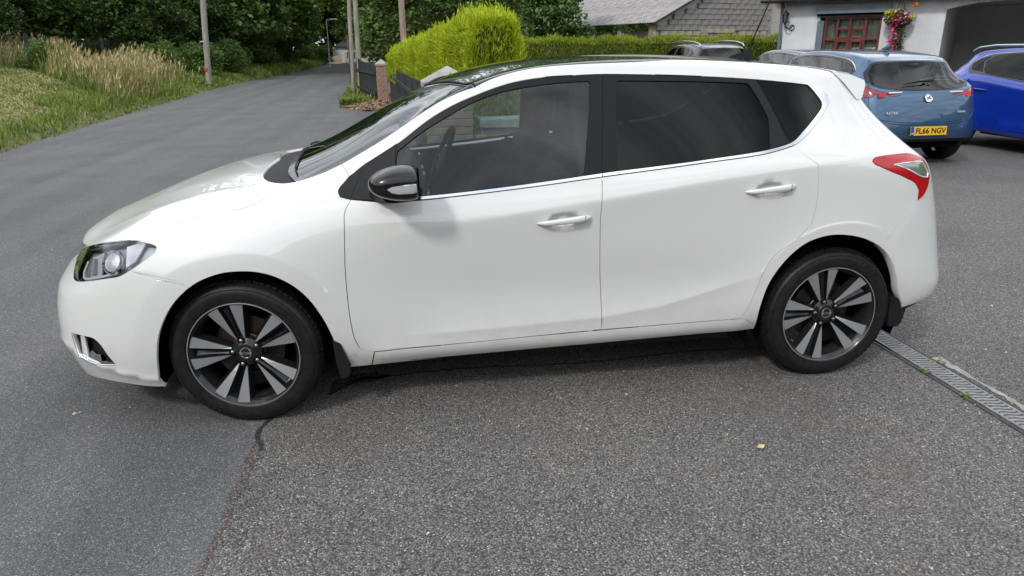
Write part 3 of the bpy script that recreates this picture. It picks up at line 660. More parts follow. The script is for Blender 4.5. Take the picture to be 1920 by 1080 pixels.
for y in gy:
    for d in gx: x = xleft(y)-d+.05+.12*math.sin(y*2.1)*(d < .2); V.append((x, y, bank_h(x, y)))
nx_ = len(gx)
for j in range(len(gy)-1):
    for i in range(nx_-1): q = j*nx_+i; F.append((q, q+nx_, q+nx_+1, q+1))
bank = link('bank', mesh_np('bank', np.array(V), np.array(F)), M['bank'], None, smooth=True, kind='structure')
# right-hand verge
def vz(x, y): return .015+.06*max(0, min(1, (x-xright(y))/1.2))*max(0, min(1, (y-16.3)/2))
vy = np.linspace(16.2, 90, 90)
V = []; F = []
for y in vy:
    x0 = xright(y)-.05+.1*math.sin(y*3)+ (max(0, 18.2-y)*.35); x1 = 3.5 if y > 16.5 else 1.2
    for i in range(9): x = x0+(x1-x0)*i/8; V.append((x, y, vz(x, y)-.012*(i == 0)))
for j in range(len(vy)-1):
    for i in range(8): q = j*9+i; F.append((q, q+1, q+10, q+9))
link('verge', mesh_np('verge', np.array(V), np.array(F)), M['soil'], None, smooth=True, kind='structure')

# ---- grass on the bank
GR = [(0, (.07, .10, .02)), (.35, (.13, .20, .035)), (.65, (.22, .29, .055)), (.85, (.36, .36, .12)), (1, (.50, .44, .22))]
DRY = [(0, (.16, .15, .05)), (.3, (.32, .27, .11)), (.65, (.48, .40, .20)), (1, (.64, .55, .34))]
M['grass'] = leafmat('grass', GR, .6, .3, .5); M['dry'] = leafmat('dry_grass', DRY, .7, .25, .4); M['mown'] = leafmat('mown_grass', [(0, (.11, .15, .03)), (.4, (.24, .27, .07)), (.7, (.38, .35, .15)), (1, (.58, .50, .29))], .8, .2, 1.7)
def scatter(n, y0, y1, d0, d1, dens=None):
    """points on the bank: y range, distance from the tarmac"""
    y = y0+(y1-y0)*rng.random(n)**1.35; d = d0+(d1-d0)*rng.random(n); x = np.array([xleft(a) for a in y])-d
    z = np.array([bank_h(a, b) for a, b in zip(x, y)]); return np.stack([x, y, z-.01], 1), d
def patch(x, y, s=1.0): return np.sin(x*s*.9+1.3*np.sin(y*s*.31))*np.cos(y*s*.53+.7*np.sin(x*s*.8))
P, d = scatter(60000, 6, 44, -.08, 8.5)
pt = patch(P[:, 0], P[:, 1]); n = len(P); mown = (d > .8) & (P[:, 1] < 17+1.5*d+pt*1.8) & (pt+.5*patch(P[:, 0]*3.1, P[:, 1]*2.3) < .42)
k = ~mown
edge = np.clip(d/.5, .35, 1)
inm = (d > .8) & (P[:, 1] < 17+1.5*d); edge = np.where(inm, np.clip(.25+.5*(d < 1.5), .25, 1), edge); Pg = P[k]; hh = (.17+.13*pt[k]+.16*rng.random(k.sum()))*edge[k]*np.where(d[k] < 1.6, .9, 1.25)
link('bank_grass', blades_mesh('bank_grass', Pg, np.clip(hh, .05, 1), .018+.0009*Pg[:, 1], rng.uniform(.1, .9, len(Pg)), rng.uniform(0, 6.28, len(Pg))), M['grass'], None, kind='stuff', label='green grass growing along the foot of the bank beside the road', category='grass') if False else tag(link('bank_grass', blades_mesh('bank_grass', Pg, np.clip(hh, .05, 1), .018+.0009*Pg[:, 1], rng.uniform(.1, .9, len(Pg)), rng.uniform(0, 6.28, len(Pg))), M['grass']), 'green grass growing along the foot of the bank beside the road', 'grass', kind='stuff')
P, d = scatter(95000, 5, 31, .6, 9)
km = P[:, 1] < 18+1.5*d; P = P[km]; d = d[km]
n = len(P); tag(link('mown_grass', blades_mesh('mown_grass', P, rng.uniform(.02, .10, n), .012+.0011*P[:, 1], rng.uniform(.6, 2.2, n), rng.uniform(0, 6.28, n)), M['mown']), 'yellowing cut grass lying on the left bank', 'grass', kind='stuff')
# tall dry grass: clumps with feathery heads
cl = []; nb_ = []
for (cy, cd, ry, rd_, n) in ((17.3, 1.7, 1.6, .9, 1500), (19.3, 2.6, 1.8, 1.0, 2200), (22, 1.8, 2.0, 1.0, 2400), (21, 4.0, 1.8, 1.0, 1500), (25, 2.4, 2.6, 1.2, 2200), (25, 5.2, 2.6, 1.6, 1300), (29, 2.6, 3, 1.4, 1700), (28, 8.0, 5, 1.0, 3300), (33, 8.6, 6, 1.4, 3000), (21, 8.8, 5, .9, 4200), (24, 9.5, 8, 1.2, 3000), (34, 3.5, 5, 1.5, 900), (31, 4.2, 2.5, .8, 900)):
    y = rng.normal(cy, ry*.5, n); beh = cd > 7.9; dd = np.clip(rng.normal(cd, rd_*.5, n), .4, 11); dd = np.minimum(dd, 11); dd = np.maximum(dd, 6.2) if beh else dd; nb_.append(np.full(n, beh)); y = y if beh else np.maximum(y, 18.3+1.5*np.minimum(dd, 5)+rng.normal(0, .5, n)); x = np.array([xleft(a) for a in y])-dd; z = np.array([bank_h(a, b) for a, b in zip(x, y)]); cl.append(np.stack([x, y, z], 1))
P = np.concatenate(cl); n = len(P); az = rng.normal(.4, .9, n); h = rng.uniform(.28, 1.15, n)**1.25*(.75+.35*patch(P[:, 0]*2.1, P[:, 1]*1.7)); h = np.clip(h, .18, 1.2); h = np.where(np.concatenate(nb_), np.clip(h*1.3, .65, 1.25), h); lean = rng.uniform(.05, .55, n)
sel = rng.random(n) < .36+.22*patch(P[:, 0]*1.3+2, P[:, 1]*1.1)
tag(link('tall_grass', blades_mesh('tall_grass', P[~sel], h[~sel]*.75, .014+.0006*P[~sel][:, 1], lean[~sel], az[~sel]), M['grass']), 'tall green grass standing on the bank among the dry stems', 'grass', kind='stuff')
Pd = P[sel]; m1 = blades_mesh('a', Pd, h[sel], .010+.0005*Pd[:, 1], lean[sel], az[sel])
# seed heads
tops = Pd+np.stack([np.cos(az[sel])*lean[sel]*h[sel], np.sin(az[sel])*lean[sel]*h[sel], h[sel]*(1-.3*lean[sel]**2)], 1)
hd_ = blades_mesh('b', tops-np.array([0, 0, .06]), rng.uniform(.10, .22, len(tops)), .020+.0010*tops[:, 1], rng.uniform(.2, .9, len(tops)), az[sel])
bm = bmesh.new(); bm.from_mesh(m1); bm.from_mesh(hd_); me = bpy.data.meshes.new('dry_grass'); bm.to_mesh(me); bm.free()
tag(link('dry_grass', me, M['dry']), 'tall straw-coloured grass gone to seed on the bank', 'grass', kind='stuff')
n = 26000; y = 40+rng.random(n)*62; dd = rng.random(n)*6-.1; x = np.array([xleft(a) for a in y])-dd; P = np.stack([x, y, np.array([bank_h(a, b) for a, b in zip(x, y)])], 1)
tag(link('far_grass', blades_mesh('far_grass', P, rng.uniform(.12, .5, n), np.full(n, .09), rng.uniform(.1, .7, n), rng.uniform(0, 6.28, n)), M['grass']), 'grass along the road edge inside and beyond the tree tunnel', 'grass', kind='stuff')
# verge grass on the right by the paired poles
n = 5200; y = 18.2+rng.random(n)**1.4*24; x = np.array([xright(a) for a in y])+rng.random(n)**1.2*np.clip((y-17.5)*.5, .2, 1.1); P = np.stack([x, y, np.array([vz(a, b) for a, b in zip(x, y)])], 1)
keep = patch(x*2.3, y*1.7) > -.35; P = P[keep]; n = len(P)
tag(link('verge_grass', blades_mesh('verge_grass', P, rng.uniform(.05, .26, n), np.full(n, .045), rng.uniform(.2, 1, n), rng.uniform(0, 6.28, n)), M['grass']), 'tufts of grass on the verge at the foot of the paired poles', 'grass', kind='stuff')
# stones and fallen leaves on the verge corner
C = np.stack([rng.uniform(-.6, 1.0, 900), rng.uniform(16.3, 19.3, 900), np.full(900, .05)], 1); C[:, 2] = [vz(a, b)+.012 for a, b in C[:, :2]]
V, F = leaf_cloud(C, .055, 1.5, 1.3); M['litter'] = leafmat('leaf_litter', [(0, (.16, .07, .03)), (.5, (.34, .22, .13)), (1, (.55, .48, .38))], .8, 0, 2)
tag(link('leaf_litter', mesh_np('leaf_litter', V, F), M['litter']), 'dry brown leaves and chippings scattered at the fence foot', 'leaf litter', kind='stuff')
# a single dead leaf and weeds by the channel
lf = []
V = []; F = []
for i, t in enumerate(np.linspace(-1, 1, 7)):
    w = .017*(1-t*t)**.8+.0008; V += [(t*.034, -w, .006+.006*abs(t)), (t*.034, 0, .002+.006*abs(t)), (t*.034, w, .007+.006*abs(t))]
for i in range(6): q = i*3; F += [(q, q+1, q+4, q+3), (q+1, q+2, q+5, q+4)]
M['deadleaf'] = noisy('dead_leaf', (.45, .36, .17), (.62, .52, .30), 60, .7)
o = link('fallen_leaf', mesh_np('fallen_leaf', np.array(V), np.array(F)), M['deadleaf'], None, smooth=True, label='small yellow leaf lying on the driveway tarmac in front of the rear wheel', cat='leaf'); o.location = (2.08, -1.45, .004); o.rotation_euler = (.1, 0, .4); o.scale = (.62, .62, .62)
for i, (x, y, s, lb) in enumerate(((3.375, -.84, 1.0, 'tiny weed on the far edge of the drainage channel nearest the rear wheel'), (3.215, -.93, 1.1, 'small green weed with reddish stems on the near edge of the drainage channel'), (3.21, -1.21, 1.0, 'pale weed tuft on the near edge of the channel, nearer the photo edge'))):
    n = 22; s *= .65; C = np.stack([rng.normal(0, .022*s, n), rng.normal(0, .035*s, n), rng.uniform(.004, .022, n)], 1); V, F = leaf_cloud(C, .010, 1.2, 2.2)
    M.setdefault('weed', leafmat('weed', [(0, (.08, .12, .02)), (.6, (.20, .26, .05)), (.9, (.3, .28, .07)), (1, (.35, .10, .05))], .6, .2, 20))
    o = link('weed', mesh_np('weed', V, F), M['weed'], None, label=lb, cat='weed', group='weeds along the drainage channel'); o.location = (x, y, .004)
# ------------------------------------------------------------------ trees, shrubs, hedges
M['bark'] = noisy('bark', (.045, .035, .026), (.12, .10, .08), 9, .95, .8, 40, scl=(1, 1, .25))
DG = [(0, (.025, .045, .013)), (.35, (.058, .11, .028)), (.7, (.11, .19, .05)), (1, (.19, .28, .08))]
MG = [(0, (.038, .062, .015)), (.35, (.082, .15, .032)), (.7, (.145, .23, .052)), (1, (.25, .33, .09))]
YG = [(0, (.03, .05, .008)), (.4, (.07, .12, .02)), (.8, (.13, .20, .04)), (1, (.22, .26, .06))]
M['leaf_dark'] = leafmat('dark_leaves', DG, .5, .2, .35); M['leaf_mid'] = leafmat('mid_leaves', MG, .5, .25, .35); M['leaf_light'] = leafmat('light_leaves', YG, .55, .3, .5)
def crown_mesh(name, blobs, n, size, droop=0.):
    """leaves in tufts spread over uneven clumps; blobs: (x,y,z,rx,ry,rz)"""
    B = np.array(blobs); vol = (B[:, 3]*B[:, 4]+B[:, 3]*B[:, 5]); pr = vol/vol.sum(); tuft = n//14
    i = rng.choice(len(B), tuft, p=pr); dv_ = rng.normal(0, 1, (tuft, 3)); dv_ /= np.linalg.norm(dv_, axis=1)[:, None]
    r_ = rng.uniform(.55, 1.08, tuft)**.6; r_ += .10*np.sin(dv_[:, 0]*7+i)*np.cos(dv_[:, 2]*6+i*2)
    T = B[i, :3]+dv_*B[i, 3:6]*r_[:, None]
    C = np.repeat(T, 14, 0)+rng.normal(0, size*1.35, (tuft*14, 3))*np.array([1, 1, .55]); C[:, 2] -= droop*np.linalg.norm(C[:, :2]-np.repeat(T, 14, 0)[:, :2], axis=1)
    V, F = leaf_cloud(C, size, .5, 1.5); return mesh_np(name, V, F)
def tree_kind(kind):
    r_ = random.Random(kind); bl_ = []
    if kind == 0:      # broad dense evergreen reaching to the ground
        for k in range(26): z = r_.uniform(.6, 8.5); a = r_.uniform(0, 6.28); q = (1-z/11)*r_.uniform(.4, 2.4); s = r_.uniform(.8, 1.5); bl_.append((q*math.cos(a), q*math.sin(a), z, s, s, s*.72))
        return crown_mesh('crown', bl_, 17000, .16, .5), 'leaf_dark', 8
    if kind == 1:      # tall round broadleaf
        for k in range(24): z = r_.uniform(2.0, 9); a = r_.uniform(0, 6.28); q = r_.uniform(.2, 2.6)*math.sin(max(.25, min(1, (z-1)/8))*3.0+.1); s = r_.uniform(.9, 1.5); bl_.append((q*math.cos(a), q*math.sin(a), z, s, s, s*.8))
        return crown_mesh('crown', bl_, 16000, .17), 'leaf_mid', 8.5
    if kind == 2:      # low bush
        for k in range(12): a = r_.uniform(0, 6.28); q = r_.uniform(0, 1.1); s = r_.uniform(.4, .8); bl_.append((q*math.cos(a), q*math.sin(a), r_.uniform(.3, 1.5), s, s, s*.8))
        return crown_mesh('crown', bl_, 7000, .085), 'leaf_mid', 1.6
    for k in range(20):  # loose light tree
        z = r_.uniform(1.2, 6.5); a = r_.uniform(0, 6.28); q = r_.uniform(.2, 2.0); s = r_.uniform(.6, 1.1); bl_.append((q*math.cos(a), q*math.sin(a), z, s, s, s*.7))
    return crown_mesh('crown', bl_, 11000, .13), 'leaf_light', 6
KIND = {}
for k in range(4):
    cm, mt, ht = tree_kind(k); cm.materials.append(M[mt]); t = MB(); r_ = random.Random(k+50)
    th = ht*.75; t.tube([(0, 0, -.2), (.05, .02, th*.3), (-.06, .05, th*.6), (.04, -.03, th)], [.24 if k != 2 else .05, .19 if k != 2 else .04, .12 if k != 2 else .03, .04 if k != 2 else .01], 9)
    for q in range(9):
        a = r_.uniform(0, 6.28); z = th*r_.uniform(.2, .85); L = r_.uniform(1.2, 2.3)*(1 if k != 2 else .3)
        t.tube([(0, 0, z), (L*.5*math.cos(a), L*.5*math.sin(a), z+L*.25), (L*math.cos(a), L*math.sin(a), z+L*.45)], [.07, .045, .015] if k != 2 else [.02, .012, .005], 6)
    KIND[k] = (cm, t.mesh('trunk', smooth=60), ht)
KIND[2][1].materials.append(M['bark'])
for k in (0, 1, 3): KIND[k][1].materials.append(M['bark'])
def tree(name, kind, x, y, s, label, cat='tree', group=None, sz=None, z=0, tint=None):
    e = empty(name, (x, y, z), random.uniform(0, 6.28), label=label, cat=cat, group=group); e.scale = (s, s, sz or s)
    link('trunk', KIND[kind][1], None, e); o = link('crown', KIND[kind][0], None, e)
    return e
WHERE = []
# left of the road, nearest first
tl = [(0, -17.5, 13.5, .80, 'dark evergreen at the far left edge of the photo, above the wire fence'),
 (0, -18.2, 20.5, .85, 'dark evergreen behind the first fence post'),
 (0, -17.8, 27.0, .85, 'dark evergreen behind the second fence post'),
 (1, -20.5, 24.0, 1.1, 'tall broadleaf tree rising behind the fence at the left'),
 (0, -16.6, 32.5, .85, 'dark evergreen behind the tallest dry grass'),
 (1, -17.5, 37.5, 1.15, 'tall tree standing behind the wooden pole at the left'),
 (0, -13.0, 37.0, .72, 'drooping evergreen just left of the lone wooden pole'),
 (0, -10.9, 36.5, .66, 'drooping evergreen just right of the lone wooden pole'),
 (1, -12.5, 43.5, 1.0, 'broadleaf tree leaning towards the road past the left pole'),
 (0, -10.6, 43.0, .78, 'dark tree at the near mouth of the tree tunnel'),
 (0, -10.2, 49.0, .88, 'dark tree halfway into the tunnel on the left'),
 (1, -10.2, 56.0, 1.0, 'large tree arching over the road inside the tunnel'),
 (0, -9.9, 63.0, .95, 'dark tree closing the left side of the tunnel, nearest the white house'),
 (0, -15.6, 30.5, .45, 'small dark evergreen just behind the second fence post'),
 (0, -23.0, 15.0, 1.1, 'evergreen in the second row behind the left fence'),
 (0, -23.0, 31.0, 1.2, 'high evergreen in the second row above the dry grass'),
 (0, -19.5, 42.0, 1.2, 'evergreen in the second row beyond the left pole'),
 (1, -15.0, 51.0, 1.3, 'high tree in the second row beside the tunnel'),
 (1, -9.6, 47.5, 1.4, 'big tree whose branches overhang the road from the left'),
 (1, -9.2, 60.0, 1.4, 'big tree overhanging the road at the far end of the tunnel'),
 (0, -14.0, 60.0, 1.2, 'far dark evergreen behind the tunnel trees')]
for kd, x, y, s, lb in tl: tree('evergreen_tree' if kd == 0 else 'broadleaf_tree', kd, x, y, s, lb, group='trees along the left of the road', z=.4)
# over and right of the road
tr_ = [(1, 2.4, 39, .80, 'broadleaf tree directly behind the paired grey poles'), (1, 1.2, 34, .78, 'broadleaf tree between the paired poles and the single pole'), (0, 3.2, 30, .72, 'dark evergreen behind the single brown pole'),
 (1, 5.2, 33, .85, 'tree behind the tallest end of the golden hedge'), (0, 7.4, 27.5, .66, 'dark evergreen beside the old barn'), (1, 8.6, 40, 1.0, 'tree rising behind the left end of the barn roof'),
 (3, 1.6, 54, 1.0, 'light green tree on the right side of the road beyond the poles'), (1, .8, 51, 1.4, 'big tree whose branches overhang the road from the right'), (1, 1.0, 48, 1.15, 'high tree in the second row on the right of the road'), (0, 5.5, 44, 1.15, 'evergreen in the second row behind the golden hedge'), (1, 13, 48, 1.2, 'high tree behind the barn ridge'), (1, 21, 50, 1.3, 'high tree far behind the barn gable'), (0, 2.2, 41, .9, 'dark evergreen between the poles, further back'), (0, 4.6, 24.5, .42, 'small dark evergreen poking above the golden hedge')]
for kd, x, y, s, lb in tr_: tree('evergreen_tree' if kd == 0 else ('broadleaf_tree' if kd == 1 else 'light_green_tree'), kd, x, y, s, lb, group='trees on the right of the road')
for x, y, s, lb in ((-11.0, 76, 2.2, 'light tree left of the street lamp at the end of the road'), (-12, 92, 2.8, 'tall tree behind the street lamp'), (-3.5, 104, 2.8, 'tree rising behind the white house, left of its roof peak'), (3, 108, 3.0, 'tree behind the right part of the white house'), (-24, 108, 3, 'far tree behind the tunnel on the left'), (12, 90, 3, 'far tree hidden behind the roadside trees'), (-9, 114, 3.4, 'tallest far tree directly above the street lamp'), (-15.5, 104, 3.2, 'far tree behind the left side of the tunnel mouth'), (-5, 118, 3.6, 'far tree above the white house chimney')):
    tree('broadleaf_tree', 3 if s < 2.5 else 1, x, y, s*.55, lb, group='far trees at the end of the road')
for i, (x, y, s, z, lb) in enumerate(((-8.9, 35, .8, .3, 'leafy bush on the bank right of the left pole'), (-8.8, 39.5, .9, .3, 'leafy bush at the foot of the first tunnel tree'), (-10.2, 33, .75, .5, 'low bush beside the base of the left pole'), (-8.9, 45, .9, .2, 'bush in the shade at the start of the tunnel'), (-8.7, 52, .9, .1, 'shaded bush deep in the tunnel'), (-8.9, 61, .8, 0, 'bush at the far end of the tunnel, by the sunlit road'), (-11.6, 25.2, .62, .75, 'brownish bush between the two dark fence posts'), (-7.9, 84, 1.1, 0, 'pale shrub in front of the white house, under the street lamp'), (-9.1, 80, 1.0, 0, 'rounded shrub at the road edge left of the street lamp'), (-15.6, 14.0, .9, .7, 'bush at the left photo edge behind the wire fence'))):
    e = tree('bush', 2, x, y, s, lb, 'bush', 'bushes along the left bank', z=z)
# mass of woodland behind everything, plus unseen leaf bands added for reflections in the car
C = np.stack([rng.uniform(-70, 75, 60000), rng.uniform(62, 130, 60000), rng.uniform(0, 19, 60000)], 1); ang_ = (C[:, 0] > -10.5) & (C[:, 0] < 3.5) & (C[:, 2] < 8+0*C[:, 0]) & (C[:, 1] < 104); C = C[~ang_]
C2 = np.stack([rng.uniform(-60, -25, 22000), rng.uniform(2, 62, 22000), rng.uniform(0, 13, 22000)], 1); C3 = np.stack([rng.uniform(-60, -14, 9000), rng.uniform(62, 75, 9000), rng.uniform(0, 15, 9000)], 1); C = C[~((C[:, 0] > -34) & (C[:, 0] < -10) & (C[:, 1] > 70) & (C[:, 1] < 104))]; C3 = C3[C3[:, 0] < -34]; C4 = np.concatenate([np.stack([rng.uniform(-45, 45, 15000), rng.uniform(-27, -20, 15000), rng.random(15000)**1.4*7], 1), np.stack([rng.uniform(24, 34, 9000), rng.uniform(-24, 14, 9000), rng.random(9000)**1.4*6], 1), np.stack([rng.uniform(-24, -17, 9000), rng.uniform(-24, 2, 9000), rng.random(9000)**1.4*6], 1)]); C = np.concatenate([C, C2, C3, C4]); V, F = leaf_cloud(C, 1.0, .4, 1.4); tag(link('woodland', mesh_np('woodland', V, F), M['leaf_mid']), 'dense far woodland closing the view behind the road, plus unseen leaf bands added for reflections', 'woodland', kind='stuff')
V = np.array([(-120, 132, -1), (120, 132, -1), (120, 132, 19), (-120, 132, 19), (-120, 150, -1), (120, 150, -1), (120, 150, 12), (-120, 150, 12)], float)
# ---- golden conifer hedges
HG = [(0, (.13, .18, .010)), (.3, (.29, .38, .014)), (.6, (.47, .55, .025)), (1, (.66, .69, .06))]
HG2 = [(0, (.07, .11, .010)), (.3, (.15, .22, .015)), (.6, (.27, .34, .025)), (1, (.42, .46, .05))]
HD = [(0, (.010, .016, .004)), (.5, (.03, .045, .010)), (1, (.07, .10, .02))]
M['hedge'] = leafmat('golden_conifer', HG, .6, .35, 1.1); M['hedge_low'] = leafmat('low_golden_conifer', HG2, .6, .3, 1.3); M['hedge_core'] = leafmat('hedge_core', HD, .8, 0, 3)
def spray(P, Nn, L, w, wild):
    """upward-sweeping conifer sprays: a narrow bent frond at each point"""
    n = len(P); d = Nn*rng.uniform(.25, .8, n)[:, None]+np.array([0, 0, 1.])*rng.uniform(.35, 1.2, n)[:, None]+rng.normal(0, wild, (n, 3)); d /= np.linalg.norm(d, axis=1)[:, None]
    t = np.cross(d, rng.normal(0, 1, (n, 3))); t /= np.linalg.norm(t, axis=1)[:, None]
    l = (L*rng.uniform(.5, 1.5, n))[:, None]; ww = w*rng.uniform(.6, 1.3, n)[:, None]
    sag = np.array([0, 0, -1.])*l*.12
    V = np.stack([P-d*l*.2, P+d*l*.35+t*ww, P+d*l*1.0+sag, P+d*l*.35-t*ww], 1).reshape(-1, 3); return V, (np.arange(n)[:, None]*4+np.array([[0, 1, 2, 3]]))
def hedge(name, path, n, L, w, wild, mt, label, core=.12):
    """path: list of (x, y, half width, bottom, top); the hedge is a rounded wall along it"""
    path = np.array(path, float); seg = np.linalg.norm(np.diff(path[:, :2], axis=0), axis=1); cum = np.concatenate([[0], np.cumsum(seg)])
    def at(s): return np.stack([np.interp(s, cum, path[:, k]) for k in range(5)], -1)
    s = rng.random(n)*cum[-1]; q = at(s); dx = at(np.minimum(s+.05, cum[-1]))-at(np.maximum(s-.05, 0)); tn = dx[:, :2]/np.linalg.norm(dx[:, :2], axis=1)[:, None]; sd = np.stack([tn[:, 1], -tn[:, 0]], 1)
    H = q[:, 4]-q[:, 3]; W_ = q[:, 2]; u = rng.random(n)*(2*H+2*W_); side = np.where(u < H, -1, np.where(u < 2*H, 1, 0)); zz = np.where(side == -1, u, np.where(side == 1, u-H, H)); oo = np.where(side == 0, (u-2*H)/np.maximum(W_, .01)-1, side)
    rnd = np.clip((zz/H-.82)/.18, 0, 1)*.18*(side != 0); lump = .05*np.sin(s*3.1+zz*2.7)+.03*np.sin(s*7.3-zz*4.1)+rng.normal(0, .03, n)+.10*(rng.random(n) > .94)*(side == 0)
    P = np.stack([q[:, 0]+sd[:, 0]*oo*(W_-rnd+lump*(side != 0)), q[:, 1]+sd[:, 1]*oo*(W_-rnd+lump*(side != 0)), q[:, 3]+zz+lump*(side == 0)-.12*(np.abs(oo) ** 4)*(side == 0)], 1)
    Nn = np.stack([sd[:, 0]*oo*(side != 0), sd[:, 1]*oo*(side != 0), (side == 0)*1.], 1)
    # ends
    ne = n//12; e = rng.random(ne) < .5; qe = at(np.where(e, 0, cum[-1])); te = np.where(e[:, None], -(path[1, :2]-path[0, :2])/seg[0], (path[-1, :2]-path[-2, :2])/seg[-1]); sde = np.stack([te[:, 1], -te[:, 0]], 1)
    oe = rng.uniform(-1, 1, ne); ze = rng.random(ne); Pe = np.stack([qe[:, 0]+sde[:, 0]*oe*qe[:, 2], qe[:, 1]+sde[:, 1]*oe*qe[:, 2], qe[:, 3]+(qe[:, 4]-qe[:, 3])*ze], 1)+np.concatenate([te*rng.normal(.0, .05, (ne, 1)), np.zeros((ne, 1))], 1)
    P = np.concatenate([P, Pe]); Nn = np.concatenate([Nn, np.concatenate([te, np.zeros((ne, 1))], 1)])
    V, F = spray(P, Nn, L, w, wild)
    e_ = empty(name, (path[0, 0], path[0, 1], 0), label=label, cat='hedge'); inv_ = Matrix.Translation((-path[0, 0], -path[0, 1], 0))
    o = link('foliage', mesh_np('foliage', V, F), M[mt], e_); o.matrix_parent_inverse = inv_
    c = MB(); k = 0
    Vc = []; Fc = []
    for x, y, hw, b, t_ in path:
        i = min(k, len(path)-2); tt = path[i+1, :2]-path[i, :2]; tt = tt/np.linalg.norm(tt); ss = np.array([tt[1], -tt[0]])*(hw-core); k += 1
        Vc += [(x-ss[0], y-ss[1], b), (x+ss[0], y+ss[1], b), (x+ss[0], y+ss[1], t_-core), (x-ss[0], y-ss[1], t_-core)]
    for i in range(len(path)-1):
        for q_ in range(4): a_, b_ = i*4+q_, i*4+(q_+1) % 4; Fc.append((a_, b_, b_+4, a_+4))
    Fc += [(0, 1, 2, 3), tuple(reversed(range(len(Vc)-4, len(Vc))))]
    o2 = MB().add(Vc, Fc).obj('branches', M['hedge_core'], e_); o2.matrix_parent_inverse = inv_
    return e_
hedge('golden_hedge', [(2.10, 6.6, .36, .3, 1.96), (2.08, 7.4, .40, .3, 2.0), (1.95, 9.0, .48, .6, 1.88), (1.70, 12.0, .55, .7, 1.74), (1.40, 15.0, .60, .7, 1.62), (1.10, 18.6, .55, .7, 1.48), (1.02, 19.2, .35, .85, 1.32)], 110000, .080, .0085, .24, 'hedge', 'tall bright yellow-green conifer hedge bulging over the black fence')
hedge('clipped_hedge', [(3.2, 21.6, .45, 0, 1.80), (7, 21.3, .45, 0, 1.80), (11, 21.0, .45, 0, 1.79), (15, 20.6, .45, 0, 1.79)], 60000, .085, .011, .25, 'hedge_low', 'low clipped yellow-green hedge running in front of the old barn')
hedge('garden_hedge', [(1.9, 3.4, .30, .0, 1.20), (3.4, 4.3, .32, .0, 1.20)], 9, .08, .01, .2, 'hedge_low', 'x') if False else None
# ------------------------------------------------------------------ walls, fences, poles, houses
M['board'] = noisy('black_board', (.012, .013, .015), (.035, .036, .038), 6, .75, .5, 50, scl=(3, 3, .4))
M['pole'] = noisy('weathered_pole', (.20, .18, .15), (.38, .35, .30), 7, .9, .6, 40, scl=(4, 4, .3)); M['pole_brown'] = noisy('brown_pole', (.22, .16, .12), (.36, .28, .22), 7, .9, .6, 40, scl=(4, 4, .3))
def brick_mesh(l, w, h, seed):
    r_ = random.Random(seed); mb = MB().box((0, 0, 0), (l, w, h)); me = mb.mesh('brick', bevel=.004, seg=1)
    for v in me.vertices: v.co += Vector((r_.uniform(-.002, .002), r_.uniform(-.0025, .0025), r_.uniform(-.0015, .0015)))
    me.materials.append(M['brick']); return me
BR = {(0, i): brick_mesh(.213, .10, .063, i) for i in range(3)}; BR.update({(1, i): brick_mesh(.100, .213, .063, 9+i) for i in range(3)}); BR[(2, 0)] = brick_mesh(.10, .10, .063, 31)
def brick_pillar(x0, y0, n, hgt, label, wall_to=None, wall_h=None):
    e = empty('brick_pillar', (x0, y0, 0), label=label, cat='pillar'); s = .45
    k = 0; courses = int(hgt/.075)
    for c in range(courses):
        z = .0375+c*.075; off = c % 2
        # front face (towards the camera) and left face (towards the road)
        xs = [.106+.225*i for i in range(2)] if off == 0 else [.05, .219, .394]
        for i, x in enumerate(xs):
            kk = (0, (c+i) % 3) if (off == 0 or i == 1) else (2, 0)
            o = link('brick', BR[kk], None, e); o.location = (x, .05+random.uniform(-.003, .003), z); k += 1
        ysf = [.212, .378] if off else [.20, .40]
        for i, y in enumerate([.213, .438-.1] if off else [.16+.05, .39]):
            kk = (1, (c+i) % 3); o = link('brick', BR[kk], None, e); o.location = (.05+random.uniform(-.003, .003), y+(.0 if off else .0), z+ (0 if i == 0 else 0))
            if off == 0 and i == 1: o.scale = (1, .55, 1)
            if off == 1 and i == 1: o.scale = (1, 1.0, 1)
            if i == 1: o.location.y = .38
    MB().box((s/2, s/2, courses*.075/2), (s-.018, s-.018, courses*.075)).obj('mortar', M['mortar'], e)
    top = courses*.075; c_ = .035
    V = [(-c_, -c_, top), (s+c_, -c_, top), (s+c_, s+c_, top), (-c_, s+c_, top), (-c_, -c_, top+.055), (s+c_, -c_, top+.055), (s+c_, s+c_, top+.055), (-c_, s+c_, top+.055), (s/2, s/2, top+.20)]
    MB().add(V, [(3, 2, 1, 0), (0, 1, 5, 4), (1, 2, 6, 5), (2, 3, 7, 6), (3, 0, 4, 7), (4, 5, 8), (5, 6, 8), (6, 7, 8), (7, 4, 8)]).obj('cap', M['coping'], e, bevel=.006)
    return e
brick_pillar(.98, 3.30, 0, 1.22, 'brick gate pillar with pyramid cap standing right behind the white car')
p2 = brick_pillar(.08, 19.0, 0, 1.16, 'distant brick pillar with grey pyramid cap between two stretches of black fence')
wall = empty('garden_wall', (1.45, 3.34, 0), label='low brick wall with pale concrete coping seen through the front door windows', cat='wall')
for c in range(10):
    z = .0375+c*.075; x = .10 if c % 2 == 0 else -.01
    i = 0
    while x < 1.55:
        if x > .05 or True:
            o = link('brick', BR[(0, (c*5+i) % 3)], None, wall); o.location = (x+.02, .05+random.uniform(-.003, .003), z); 
        x += .225; i += 1
MB().box((.86, .17, .40), (1.60, .225, .80)).obj('mortar', M['mortar'], wall)
for i in range(3): MB().box((.32+i*.56, .16, .85), (.552, .36, .082)).obj('coping_stone', M['coping'], wall, bevel=.006)
